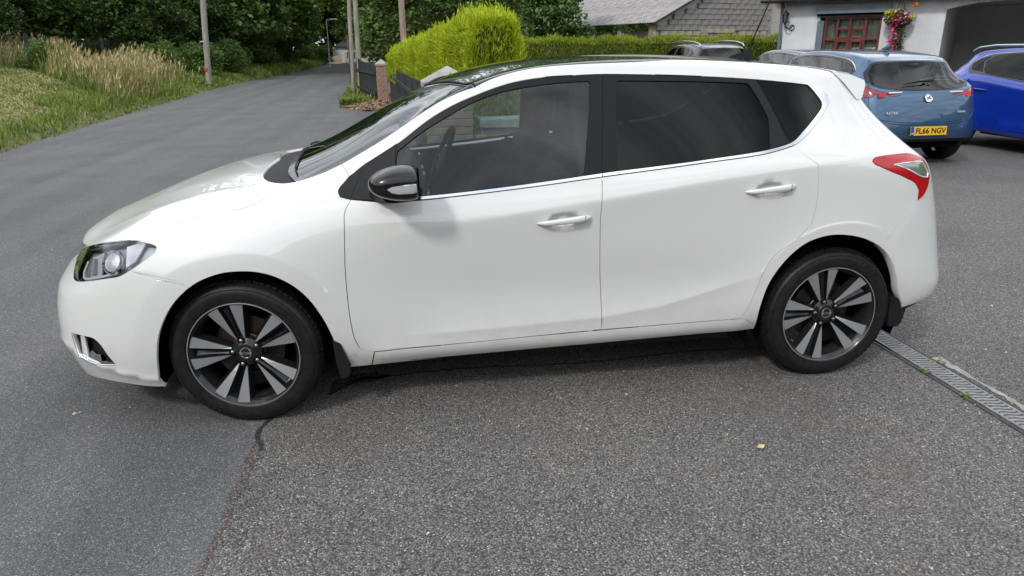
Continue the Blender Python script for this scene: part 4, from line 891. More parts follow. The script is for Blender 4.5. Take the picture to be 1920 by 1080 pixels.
# the black boarded fence
bdm = [MB().box((0, 0, .55), (.105, .020, 1.1)).mesh('board', bevel=.003, seg=1) for _ in range(2)]
for b_ in bdm: b_.materials.append(M['board'])
p2.scale = (.74, .74, .97)
p2.location.x = .12
def fence(a, b, h0, h1, label, sw=0):
    a, b = Vector(a), Vector(b); L = (b-a).length; d = (b-a)/L; ang_ = math.atan2(d.y, d.x); n = int(L/.118)
    e = empty('board_fence', (a.x, a.y, 0), label=label, cat='fence')
    for i in range(n):
        t = (i+.5)/n; h = h0+(h1-h0)*t+(sw*(1-t)**4)+random.uniform(-.006, .006); o = link('board', bdm[i % 2], None, e); o.location = (d.x*L*t, d.y*L*t, .02); o.rotation_euler = (random.uniform(-.01, .01), random.uniform(-.008, .008), ang_+random.uniform(-.03, .03)); o.scale = (1, 1, h/1.1)
    nrm = Vector((-d.y, d.x, 0))*-.04
    for z in (.25, .85): MB().box((d.x*L/2+nrm.x, d.y*L/2+nrm.y, z), (L, .035, .07), ang_).obj('rail', M['board'], e)
    return e
fence((.52, 18.9), (1.22, 3.9), 1.02, 1.10, 'long black boarded fence running from the distant brick pillar to the car')
fence((-.72, 24.5), (.10, 19.35), 1.16, 1.08, 'short black boarded fence left of the distant brick pillar, behind the paired poles', .15)
def pole(name, base, top, r0, r1, mt, label, group=None, kink=.01):
    e = empty(name, base, label=label, cat='pole', group=group); b, t = Vector(base), Vector(top); n = 9
    pts = [(t-b)*i/n+Vector((kink*math.sin(i*1.7), kink*math.cos(i*2.1), 0)) for i in range(n+1)]
    MB().tube(pts, [r0+(r1-r0)*i/n for i in range(n+1)], 16).obj('shaft', M[mt], e, smooth=60); return e
pole('utility_pole', (-.85, 23.4, -.1), (-.62, 23.4, 8.0), .070, .062, 'pole', 'left one of the two grey poles standing close together')
pole('utility_pole', (-.62, 24.0, -.1), (-.50, 24.0, 8.2), .088, .078, 'pole', 'right one of the two grey poles, half behind the fence end')
pole('utility_pole', (1.03, 20.6, -.1), (1.0, 20.6, 8.2), .10, .085, 'pole_brown', 'single brown pole rising behind the golden hedge')
PX = (-7.36, 30.0)
lp = pole('utility_pole', (PX[0], PX[1], .2), (PX[0]+.60, PX[1], 9), .125, .11, 'pole', 'lone wooden pole with a red mark among the grass on the left bank')
M['red_mark'] = mat('red_mark', (.45, .03, .02), .6); M['pale_mark'] = mat('pale_mark', (.6, .6, .55), .6)
for z, h, m_ in ((.60, .14, 'red_mark'), (1.75, .04, 'pale_mark')):
    V = []; F = []
    for i in range(9):
        a = R(-140+i*10); V += [(.1375*math.cos(a), .1375*math.sin(a), z-h/2), (.1375*math.cos(a), .1375*math.sin(a), z+h/2)]
    for i in range(8): F.append((2*i, 2*i+2, 2*i+3, 2*i+1))
    MB().add(V, F).obj('pole_mark', M[m_], lp)
# wire fence on the bank
wf = empty('wire_fence', (-12, 17, 0), label='wire mesh fence on dark posts along the top of the left bank', cat='fence'); iw = Matrix.Translation((12, -17, 0))
posts = [(-12.2, 13.0), (-12.35, 19.0), (-12.42, 25.8), (-12.46, 33.0), (-12.6, 39.5)]
for i, (x, y) in enumerate(posts):
    z = bank_h(x, y); o = MB().box((0, 0, .55), (.13, .13, 1.40), .3).obj('post', M['board'], wf, bevel=.006); o.matrix_parent_inverse = iw; o.location = (x, y, z-.05); o.rotation_euler = (.0, random.uniform(-.05, .0), 0)
M['wire'] = mat('wire', (.05, .05, .05), .6, .3)
wm = MB()
for (a, b) in zip(posts[:-1], posts[1:]):
    za, zb = bank_h(*a), bank_h(*b)
    for k in range(8):
        z = .12+k*.14; wm.tube([(a[0], a[1], za+z), ((a[0]+b[0])/2, (a[1]+b[1])/2, (za+zb)/2+z-.015), (b[0], b[1], zb+z)], .0035 if k < 7 else .006, 4, caps=False)
    L = math.hypot(b[0]-a[0], b[1]-a[1]); n = int(L/.16)
    for q in range(1, n): t = q/n; x = a[0]+(b[0]-a[0])*t; y = a[1]+(b[1]-a[1])*t; z = za+(zb-za)*t; wm.tube([(x, y, z+.1), (x, y, z+1.1)], .003, 3, caps=False)
o = wm.obj('wire_mesh', M['wire'], wf, kind='stuff'); o.matrix_parent_inverse = iw
# dead flower stems etc. come from the grass; street lamp
sl_ = empty('street_lamp', (-5.6, 71, 0), label='tall grey street lamp beside the far end of the road', cat='street lamp')
M['lamp_col'] = mat('lamp_column', (.42, .44, .45), .5, .3)
MB().tube([(0, 0, 0), (0, 0, 1.2), (.03, 0, 4.35)], [.085, .06, .05], 10).obj('column', M['lamp_col'], sl_, smooth=60)
MB().tube([(.03, 0, 4.3), (-.3, 0, 4.42), (.9, 0, 4.40)][::2], .035, 8).obj('bracket', M['lamp_col'], sl_, smooth=60)
MB().box((.75, 0, 4.37), (.75, .22, .10)).obj('lantern', M['pale_mark'], sl_, bevel=.02)
pole('utility_pole', (-4.6, 86, 0), (-4.6, 86, 4.6), .10, .08, 'pole', 'far thin pole beside the white house roof')
# white house at the end of the road
M['render_white'] = noisy('white_render', (.72, .74, .76), (.80, .81, .82), 3, .85); M['slate'] = noisy('slate', (.055, .055, .062), (.10, .10, .11), 14, .6, .4, 30); M['green_paint'] = mat('green_paint', (.02, .10, .07), .45)
hs = empty('house', (-6.9, 92, .0), label='small white house with a dark hipped roof at the far end of the road', cat='house')
W_h, D_h, H_h = 8.5, 7, 1.95
MB().box((W_h/2, D_h/2, H_h/2+.0), (W_h, D_h, H_h)).obj('wall', M['render_white'], hs)
o_ = .35; MB().add([(-o_+.5, -o_, H_h), (W_h+o_, -o_, H_h), (W_h+o_, D_h+o_, H_h), (-o_+.5, D_h+o_, H_h), (3.2, D_h/2, H_h+1.9), (W_h-3, D_h/2, H_h+1.9)], [(0, 1, 5, 4), (1, 2, 5), (2, 3, 4, 5), (3, 0, 4), (3, 2, 1, 0)]).obj('roof', M['slate'], hs)
MB().box((3.3, D_h/2, H_h+2.1), (.6, .6, .9)).obj('chimney', M['coping'], hs.children[1] if False else hs)
wn_ = MB().box((2.2, -.03, 1.0), (.9, .06, .7)).obj('window', M['void'], hs); MB().box((3.7, -.03, 1.0), (.9, .06, .7)).obj('window', M['void'], hs)
gt = empty('gate', (-5.25, 88.5, 0), label='green barred gate in front of the white house', cat='gate')
for i in range(14): MB().box((.08+i*.11, 0, .62), (.035, .035, 1.1)).obj('bar', M['green_paint'], gt)
for z in (.12, .62, 1.15): MB().box((.8, 0, z), (1.6, .05, .06)).obj('rail', M['green_paint'], gt)
M['cream'] = noisy('cream_render', (.52, .44, .30), (.60, .52, .38), 3, .9)
cw = MB().box((0, 0, .42), (1.25, .3, .84)).obj('garden_wall', M['cream'], None, label='low cream wall beside the green gate by the white house', cat='wall'); cw.location = (-6.15, 86.5, 0)
cw = MB().box((0, 0, .30), (.9, .3, .6)).obj('garden_wall', M['render_white'], None, label='low white wall left of the cream one under the street lamp', cat='wall'); cw.location = (-7.25, 87.0, 0)

# ---- old barn of concrete blocks
BA = R(20); BQ = Matrix.Rotation(BA, 4, 'Z')
barn = empty('barn', (11.4, 26, 0), BA, label='old barn of weathered concrete blocks under a corrugated roof behind the clipped hedge', cat='barn')
M['block'] = noisy('concrete_block', (.13, .12, .11), (.27, .26, .24), 3.5, .95, .8, 40, detail=9); M['block_pale'] = noisy('worn_stone', (.22, .19, .14), (.40, .35, .27), 5, .95, 1, 30, detail=9)
M['corr'] = noisy('corrugated_sheet', (.17, .16, .155), (.42, .40, .385), 2.6, .9, .6, 22, detail=9, lo=.3, hi=.72); M['plank_pale'] = noisy('old_planks', (.22, .21, .16), (.34, .33, .25), 8, .9, .5, 40)
M['rust_cap'] = noisy('rusty_ridge', (.22, .09, .06), (.34, .18, .12), 5, .8)
blk = [MB().box((0, 0, 0), (.430, .10, .205)).mesh('block', bevel=.008, seg=1) for _ in range(3)]
for i, b_ in enumerate(blk):
    r_ = random.Random(i)
    for v in b_.vertices: v.co += Vector([r_.uniform(-.008, .008) for _ in range(3)])
    b_.materials.append(M['block'])
Wd = 9.0
MB().add([(.05, .06, 0), (Wd, .06, 0), (Wd, .06, 2.5), (Wd/2, .06, 4.55), (.05, .06, 2.5), (.05, .4, 0), (Wd, .4, 0), (Wd, .4, 2.5), (Wd/2, .4, 4.55), (.05, .4, 2.5)], [(0, 1, 2, 3, 4), (9, 8, 7, 6, 5), (0, 4, 9, 5), (1, 6, 7, 2)]).obj('wall', M['mortar'], barn)
for row in range(7, 18):
    z = .1+row*.22; x = (.24 if row % 2 else .02)
    while x < 6.2:
        if x+.2 > .1 and z+.13 < 2.5+.455*x-.02 and not (2.5 < x < 4.3 and z < 2.2):
            bx_ = link('block' if z > 2.2 else 'block', blk[random.randrange(3)], None, barn); bx_.location = (x+.2, .0+random.uniform(-.012, .012), z); bx_.rotation_euler = (0, random.uniform(-.008, .008), 0)
            if z < 2.22: bx_.scale = (random.uniform(.85, 1), 1.1, random.uniform(.85, .98)); bx_.material_slots[0].link = 'OBJECT'; bx_.material_slots[0].material = M['block_pale']
        x += .44
MB().box((3.4, -.02, 2.18), (1.95, .10, .16)).obj('lintel', M['block_pale'], barn, bevel=.01)
for i in range(12): MB().box((2.62+i*.145, .02, 1.55), (.135, .04, 1.1)).obj('plank', M['plank_pale'], barn)
# long side: posts and openings
for yy_ in (.35, 2.5, 4.8, 7.2): MB().box((.12, yy_, 1.2), (.24, .24, 2.4)).obj('post', M['block_pale'], barn, bevel=.01)
MB().box((.6, 4, 1.1), (.06, 7.5, 2.2)).obj('side_wall', M['plank_pale'], barn)
# corrugated roof sheets
sh = MB(); V = []; F = []; nn = 28
for i in range(nn+1):
    x = i/nn*1.02; z = .022*math.sin(i/nn*2*math.pi*7)
    V += [(0, x, z), (2.25, x, z), (2.25, x, z-.008), (0, x, z-.008)]
for i in range(nn):
    for k in (0, 1, 2, 3): a_, b_ = i*4+k, i*4+(k+1) % 4; F.append((a_, b_, b_+4, a_+4))
sh.add(V, F); shm = sh.mesh('roof_sheet', smooth=50); shm.materials.append(M['corr'])
sl_a = math.atan(.455)
for c in range(3):
    for r_ in range(10):
        o = link('roof_sheet', shm, None, barn); o.location = (-.28+c*1.93*math.cos(sl_a), -.25+r_*.98, 2.50+c*1.93*math.sin(sl_a)+.015*c); o.rotation_euler = (random.uniform(-.01, .01), -sl_a+random.uniform(-.006, .006), 0)
MB().box((4.5, 4.5, 4.72), (.25, 9.6, .14)).obj('ridge_cap', M['rust_cap'], barn)
MB().add([(-.3, -.27, 2.42), (4.5, -.27, 4.62), (4.5, -.27, 4.70), (-.3, -.27, 2.50), (-.3, -.21, 2.42), (4.5, -.21, 4.62), (4.5, -.21, 4.70), (-.3, -.21, 2.50)], [(0, 1, 2, 3), (7, 6, 5, 4), (0, 4, 5, 1), (3, 2, 6, 7)]).obj('verge_board', M['board'], barn)
MB().add([(4.5, -.2, 4.6), (9.3, -.2, 2.4), (9.3, 9.4, 2.4), (4.5, 9.4, 4.6)], [(0, 1, 2, 3)]).obj('roof_slope', M['corr'], barn)

# ---- bungalow on the right
HA = -R(42); hx = MB(); BW = 'bungalow'
bh = empty('bungalow', (11.0, 15.0, 0), HA, label='pale grey bungalow with dark red window frames and an open carport at the right', cat='house')
M['render_grey'] = noisy('grey_render', (.54, .555, .57), (.66, .67, .685), 1.6, .85, .35, 260, detail=10); M['render_lightened'] = noisy('grey_render_lightened', (.72, .72, .72), (.78, .78, .78), 2, .9, .2, 200)  # second one: carport copy of the grey render, lightened to offset the shade there
M['fascia'] = noisy('brown_fascia', (.030, .022, .020), (.055, .04, .036), 6, .4); M['slateblue'] = noisy('slate_blue_paint', (.10, .13, .16), (.15, .18, .21), 5, .5, .2, 60)
M['mahog'] = noisy('mahogany_frame', (.10, .018, .016), (.17, .035, .028), 6, .35, scl=(1, 1, .2)); M['curtain'] = noisy('net_curtain', (.55, .53, .46), (.68, .66, .60), 14, .9, scl=(9, 1, .3))
z0, z1 = 0, 2.62; wx0, wx1, wz0, wz1 = .90, 2.36, .55, 2.24; px = 3.72
w = MB()
for (x0, x1, a, b) in ((0, wx0, z0, z1), (wx1, px, z0, z1), (wx0, wx1, z0, wz0), (wx0, wx1, wz1, z1)): w.box(((x0+x1)/2, .15, (a+b)/2), (x1-x0, .3, b-a))
w.obj('wall', M['render_grey'], bh)
MB().box((.15, 4.3, 1.31), (.3, 8, 2.62)).obj('side_wall', M['render_grey'], bh)
MB().box((.30, 3.0, 1.2), (.02, 5, 2.3)).box((1.6, 2.2, 1.2), (2.4, .05, 2.4)).obj('room', M['interior'], bh)
# carport: opening right of px with an arched soffit, a back wall and side wall
MB().box((px-.15, 3.35, 1.31), (.3, 6.1, 2.62)).obj('carport_wall', M['render_lightened'], bh)
MB().box((7.4, 6.3, 1.31), (8.2, .3, 2.62)).obj('carport_back', M['render_lightened'], bh)
MB().box((7.6, 3.2, 2.69), (7.4, 6.4, .12)).obj('carport_ceiling', M['render_lightened'], bh)
pts_a = [(px, 2.62), (px, 2.33), (px+.25, 2.40), (px+.6, 2.46), (px+1.1, 2.50), (px+2.0, 2.53), (px+5, 2.54), (px+5, 2.62)]
MB().prism(pts_a, 0, -.3, Matrix(((1, 0, 0, 0), (0, 0, -1, 0), (0, 1, 0, 0), (0, 0, 0, 1)))).obj('carport_beam', M['render_grey'], bh)
for yy_ in (.2, 3.2): MB().box((8.9, yy_, 1.31), (.25, .25, 2.62)).obj('carport_post', M['render_grey'], bh)
MB().box((4.4, -.33, 2.72), (9.9, .04, .20)).obj('fascia', M['fascia'], bh, bevel=.004)
MB().tube([(-.55, -.40, 2.67), (9.3, -.40, 2.67)], .06, 10).obj('gutter', M['fascia'], bh, smooth=60)
MB().box((4.4, -.1, 2.635), (9.9, .5, .03)).obj('soffit', M['fascia'], bh)
MB().tube([(-.06, -.05, 2.64), (-.06, -.05, 0)], .04, 10).obj('downpipe', M['slateblue'], bh, smooth=60)
rf = MB().add([(-.6, -.5, 2.80), (9.4, -.5, 2.80), (9.4, 4.0, 4.6), (-.6, 4.0, 4.6), (-.6, 8.6, 2.80), (9.4, 8.6, 2.80)], [(0, 1, 2, 3), (3, 2, 5, 4), (0, 3, 4), (1, 5, 2), (0, 4, 5, 1)]).obj('roof', M['slate'], bh)
# roller shutter box over the window
MB().box(((wx0+wx1)/2+.05, -.07, 2.40), (wx1-wx0+.28, .16, .18)).obj('shutter_box', M['slateblue'], bh, bevel=.01)
MB().box(((wx0+wx1)/2+.05, -.045, 2.285), (wx1-wx0+.22, .10, .05)).obj('shutter_slat', M['void'], bh)
MB().box((wx0+.03, .02, 1.35), (.16, .10, 1.6)).obj('shutter_rail', M['slateblue'], bh)
win = empty('window', ((wx0+wx1)/2, .10, (wz0+wz1)/2)); win.parent = bh
Ww, Hw = wx1-wx0, wz1-wz0; fr = MB()
for x in (-Ww/2+.035+.11, -.30, .0, .36, Ww/2-.03): fr.box((x, 0, 0), (.06, .07, Hw))
for z in (-Hw/2+.03, .30, Hw/2-.03): fr.box((0.05, 0, z), (Ww-.10, .062, .06))
for x, h in ((-.15, 1), (.18, 1)): fr.box((x, -.012, .55), (.24, .05, .045)); fr.box((x, -.012, .335), (.24, .05, .045)); fr.box((x, -.012, .25), (.24, .05, .05)); fr.box((x-.12, -.012, -.2), (.04, .05, 1.0)); fr.box((x+.12, -.012, -.2), (.04, .05, 1.0))
fr.obj('window_frame', M['mahog'], win, bevel=.004)
M['win_glass'] = glass('window_glass', (.85, .87, .86), .9)
MB().box((.05, .02, 0), (Ww-.1, .004, Hw-.05)).obj('pane', M['win_glass'], win)
for s_, x0, x1 in ((1, -.62, -.30), (2, -.26, .33), (3, .38, .74)):
    V = []; F = []; n = 44
    for i in range(n+1):
        x = x0+(x1-x0)*i/n; y = .10+.016*math.sin(i*1.25)+.008*math.sin(i*2.9); V += [(x, y, -Hw/2), (x, y+.003*math.sin(i*.7), Hw/2)]
    for i in range(n): F.append((2*i, 2*i+2, 2*i+3, 2*i+1))
    MB().add(V, F).obj('curtain', M['curtain'], win, smooth=80)
def on_house(x, y, z): c, s_ = math.cos(HA), math.sin(HA); return (11.0+x*c-y*s_, 15.0+x*s_+y*c, z)
# wall lantern
ln = empty('wall_lantern', on_house(.16, -.02, 2.12), HA, label='black carriage lantern on the bungalow wall near its left corner', cat='wall lamp'); ln.scale = (1.25,)*3
hb_s = 1.15
M['lamp_dim'] = mat('lantern_pane', (.12, .13, .13), .2)
M['iron'] = mat('black_iron', (.01, .01, .011), .35)
MB().lathe([(.055, -.02), (.06, 0), (.05, .02)], 14, Matrix.Translation((.05, -.01, -.09)) @ Matrix.Rotation(math.pi/2, 4, 'X')).tube([(.05, -.03, -.09), (.02, -.10, -.13), (-.05, -.13, -.09), (-.07, -.14, -.02)], .013, 8).obj('bracket', M['iron'], ln, smooth=50)
lt = MB()
for k in range(6): a = k*math.pi/3; lt.tube([(-.07+.035*math.cos(a), -.14+.035*math.sin(a), 0), (-.07+.06*math.cos(a), -.14+.06*math.sin(a), .16)], .009, 5)
lt.lathe([(.075, .16), (.05, .20), (.015, .235), (.012, .26), (.001, .27)], 6, Matrix.Translation((-.07, -.14, 0))); lt.lathe([(.001, -.03), (.02, -.02), (.04, 0)], 6, Matrix.Translation((-.07, -.14, 0))); lt.obj('lantern_cage', M['iron'], ln)
MB().lathe([(.032, .003), (.055, .158)], 6, Matrix.Translation((-.07, -.14, 0))).obj('lantern_glass', M['lamp_dim'], ln)
# hanging basket with trailing flowers
HB = on_house(2.76, -.30, 0); hb = empty('hanging_basket', (HB[0], HB[1], 2.03), HA, label='hanging basket of pink, yellow and white flowers on a black bracket beside the window', cat='hanging basket')
bk = MB(); bk.tube([(.10, .28, .50), (.10, .28, .22)], .011, 6); bk.tube([(.10, .28, .47), (0, .05, .50), (-.02, 0, .47)], .010, 6); bk.tube([(.10, .28, .26), (.07, .2, .30), (.05, .12, .38), (.03, .06, .46)], .008, 6)
bk.obj('bracket', M['iron'], hb, smooth=50)
ch = MB()
for k in range(3): a = k*2.09; ch.tube([(-.02, 0, .46), (.17*math.cos(a), .17*math.sin(a), .10)], .004, 4)
ch.obj('chain', M['iron'], hb)
MB().lathe([(.001, -.14), (.09, -.12), (.155, -.03), (.17, .05), (.15, .05), (.001, .02)], 20).obj('basket', M['rubber'], hb, smooth=60)
hb.scale = (hb_s,)*3
rb = np.random.default_rng(11)
def flowers(name, pts, size, col1, col2):
    m_ = leafmat(name, [(0, col1), (.5, col2), (1, tuple(min(1, c*1.25) for c in col2))], .6, .3, 8); V, F = leaf_cloud(pts, size, .3, 1.1); return link(name, mesh_np(name, V, F), m_, hb, kind='stuff')
def ballp(n, c, r): d = rb.normal(0, 1, (n, 3)); d /= np.linalg.norm(d, axis=1)[:, None]; return np.array(c)+d*np.array(r)*rb.uniform(.6, 1.1, (n, 1))
flowers('leaves', np.concatenate([ballp(700, (0, 0, .10), (.26, .2, .16)), np.stack([rb.normal(.03, .06, 420), rb.normal(-.05, .06, 420), rb.uniform(-.62, .05, 420)], 1), np.stack([rb.normal(.09, .03, 260), rb.normal(-.02, .04, 260), rb.uniform(-.75, 0, 260)], 1)]), .045, (.02, .05, .01), (.06, .12, .03))
flowers('yellow_flowers', np.concatenate([ballp(110, (-.12, -.06, .20), (.15, .12, .10)), ballp(40, (.20, -.02, .12), (.09, .1, .07))]), .05, (.55, .45, .02), (.75, .66, .05))
flowers('pink_flowers', np.concatenate([ballp(130, (.04, -.08, .12), (.20, .16, .14)), np.stack([rb.normal(-.06, .055, 230), rb.normal(-.12, .05, 230), rb.uniform(-.60, .08, 230)], 1)]), .045, (.55, .03, .14), (.80, .12, .30))
flowers('white_flowers', ballp(45, (.14, -.1, .16), (.12, .1, .09)), .05, (.7, .55, .58), (.8, .75, .75))
flowers('orange_flowers', np.concatenate([ballp(30, (.26, -.05, .36), (.05, .05, .05)), ballp(26, (-.08, -.12, .07), (.07, .06, .05))]), .045, (.6, .12, .03), (.75, .25, .06))
# ------------------------------------------------------------------ the white hatchback
O = dict(OUT)
gapF = O['front_door']
O['fender'] = [(0, 0)]  # replaced below
shell = {k: O[k] for k in ('headlight', 'fog_recess', 'arch_front', 'arch_rear', 'front_door', 'dlo', 'chrome', 'window_front', 'window_rear', 'window_quarter', 'sail', 'tail_lamp', 'tail_clear')}
rd = O['rear_door']; k0 = rd.index(tuple(OUT['rear_door'][20])) if False else 0
# rear door: reaches under the front door so that the front door's edge alone makes the gap
shell['rear_door'] = [(10.6, .853)]+rd[1:22]+[(10.7, 5.11), (10.5, 4.4), (10.5, 2.5)]
shell['roof'] = O['roof'][:9]+[(15.05, 6.35), (15.2, 7.0), (15.25, 8.3), (8.4, 8.3), (8.55, 8.0), (8.80, 7.28), (9.02, 6.567), (9.16, 5.9)]
ws = [(6.321, 5.924), (6.884, 6.017), (7.067, 6.019), (7.417, 6.0), (7.944, 5.811), (8.37, 5.60), (8.844, 5.42), (9.076, 5.36), (9.245, 5.305)]
shell['windscreen'] = ws+[(9.13, 5.9), (8.99, 6.567), (8.77, 7.28), (8.52, 8.0), (8.5, 8.3), (6.45, 8.3), (6.45, 8.0), (6.32, 7.3), (6.22, 6.7), (6.26, 6.3)]
shell['frit_line'] = [(6.46, 6.10), (7.1, 6.14), (7.95, 5.96), (8.55, 5.74), (8.86, 5.68), (8.90, 6.0), (8.72, 6.7), (8.52, 7.3), (8.32, 8.0), (8.3, 8.3), (6.62, 8.3), (6.6, 8.0), (6.45, 7.3), (6.36, 6.7)]
shell['cowl'] = [(6.321, 5.924), (6.161, 5.97), (6.011, 6.138), (5.908, 6.28), (5.827, 6.438), (5.767, 6.656), (5.742, 6.86), (5.80, 7.3), (5.90, 7.7), (5.98, 8.0), (5.98, 8.3), (6.9, 8.3), (6.9, 8.0), (6.6, 6.7), (6.5, 6.1)]
bon = O['bonnet']
shell['bonnet'] = bon+[(4.0, 3.93), (3.7, 4.07), (3.1, 4.26), (2.15, 4.42), (1.2, 4.48), (0, 4.5), (-.3, 4.5), (-.3, 8.3), (6.5, 8.3), (6.5, 7.0), (6.4, 6.2)]
shell['front_bumper'] = [(-.3, -.3), (4.7, -.3), (4.9, 1.5), (4.894, 2.395), (4.682, 2.541), (4.466, 2.696), (4.307, 2.841), (4.098, 3.018), (4.0, 3.3), (3.9, 3.9), (2.1, 4.3), (1.15, 4.44), (0, 4.5), (-.3, 4.5)]
shell['grille'] = [(-.3, 2.75), (0, 2.75), (.8, 2.85), (1.35, 3.2), (1.72, 3.52), (1.86, 3.9), (1.9, 4.25), (1.95, 4.42), (1.2, 4.46), (0, 4.48), (-.3, 4.48)]
shell['lower_intake'] = [(-.3, .75), (0, .75), (1.6, .8), (1.9, 1.1), (1.6, 1.7), (0, 1.75), (-.3, 1.75)]
shell['sill'] = [(7.25, -.3), (7.342, .722), (8, .79), (10, .835), (11.4, .845), (12.75, .835), (12.9, .80), (13.3, -.3)]
shell['fender'] = [(3.9, 3.9), (4.098, 3.018), (4.894, 2.395), (5.3, 1.5), (5.5, -.3), (7.25, -.3), (7.342, .76), (7.5, 2), (7.6, 5.0), (7.114, 5.117), (7.063, 6.04), (6.5, 6.1), (6.2, 6.2), (5.0, 5.2), (4.0, 4.2)]
shell['tailgate'] = [(15.20, 6.0), (15.477, 5.499), (16.187, 5.16), (16.518, 4.463), (16.70, 3.667), (17.3, 3.1), (17.9, 2.4), (20.3, 2.3), (20.3, 8.3), (15.3, 8.3), (15.2, 7.0)]
shell['bumper_skirt'] = [(16.0, -.3), (16.05, .50), (16.25, .60), (16.741, .74), (17.12, .92), (18, 1.0), (20.3, 1.0), (20.3, -.3)]
shell['rear_bumper'] = [(16.168, 2.653), (15.827, 2.504), (15.492, 2.328), (15.221, 2.144), (15.0, 1.5), (15.0, -.3), (20.3, -.3), (20.3, 2.35), (17.9, 2.45), (17.2, 2.75), (16.6, 2.7)]
def rule(m, C):
    n = len(C); out = np.array([None]*n, object)
    def put(k, sel): out[sel & np.array([o is None for o in out])] = k
    hole = m['arch_front'] | m['arch_rear']
    fd, rdm = m['front_door'], m['rear_door'] & ~m['front_door']
    out[hole] = 'HOLE'
    put('headlight', m['headlight']); put('fog_recess', m['fog_recess']); put('tail_clear', m['tail_clear']); put('tail_lamp', m['tail_lamp'])
    put('window_front', m['window_front']); put('window_rear', m['window_rear']); put('window_quarter', m['window_quarter'])
    put('chrome_front', m['chrome'] & fd); put('chrome_rear', m['chrome'] & rdm); put('chrome_quarter', m['chrome'])
    put('sail_fixed', m['sail'] & ~fd); put('sail_door', m['sail'])
    put('frame_front', m['dlo'] & fd); put('frame_rear', m['dlo'] & rdm); put('frame_quarter', m['dlo'])
    put('windscreen', m['windscreen'] & m['frit_line']); put('screen_frit', m['windscreen'])
    put('roof', m['roof']); put('cowl', m['cowl']); put('front_door', fd); put('rear_door', rdm)
    put('grille', m['grille']); put('lower_intake', m['lower_intake'])
    put('bonnet', m['bonnet']); put('front_bumper', m['front_bumper']); put('sill', m['sill']); put('fender', m['fender'])
    put('tailgate', m['tailgate']); put('bumper_skirt', m['bumper_skirt']); put('rear_bumper', m['rear_bumper']); put('quarter', ~hole)
    out[out == 'HOLE'] = None
    return out
hd = [(10.27, 2.97, .62, .62, .010), (13.05, 2.945, .62, .62, .010)]
_gu, _gv = np.meshgrid(np.linspace(3.5, 17, 676), np.linspace(.3, 4.2, 391), indexing='ij'); _gs = S(_gu, _gv)
def side_uv(pts):
    out = []
    for x_, z_ in pts:
        d = (_gs[..., 0]-x_)**2+(_gs[..., 2]-z_)**2; i = np.unravel_index(d.argmin(), d.shape); u, v = _gu[i], _gv[i]
        for _ in range(3):
            p = S(np.array([u, u+1e-3, u]), np.array([v, v, v+1e-3])); J = np.array([[(p[1]-p[0])[0], (p[2]-p[0])[0]], [(p[1]-p[0])[2], (p[2]-p[0])[2]]])/1e-3
            st_ = np.linalg.solve(J, np.array([x_-p[0][0], z_-p[0][2]])); u += float(np.clip(st_[0], -.1, .1)); v += float(np.clip(st_[1], -.1, .1))
        out.append((u, v))
    return out
def crease_uv(cr, off): return side_uv([(x_, np.interp(x_, *cr)+off) for x_ in np.linspace(cr[0][0], cr[0][-1], 26)])
creases = [crease_uv(c, o) for c in (CR1, CR2) for o in (-.016, -.005, .0005, .006, .017)]
creases += [side_uv([(cx+r_*math.cos(a), cz+r_*math.sin(a)) for a in np.linspace(R(35), R(150), 22)]) for cx, cz in ((0, .325), (2.70, .335)) for r_ in (.441, .4505, .461)]
parts = partition(shell, creases, rule, .028, hd)
car = empty('parked_car', label='white hatchback with black roof and black mirror, parked across the front of the driveway', category='car') if False else empty('parked_car', label='white hatchback with black roof and black mirror, parked across the mouth of the driveway', cat='car')
WH, GB, TB = M['white'], M['gloss_black'], M['trim_black']
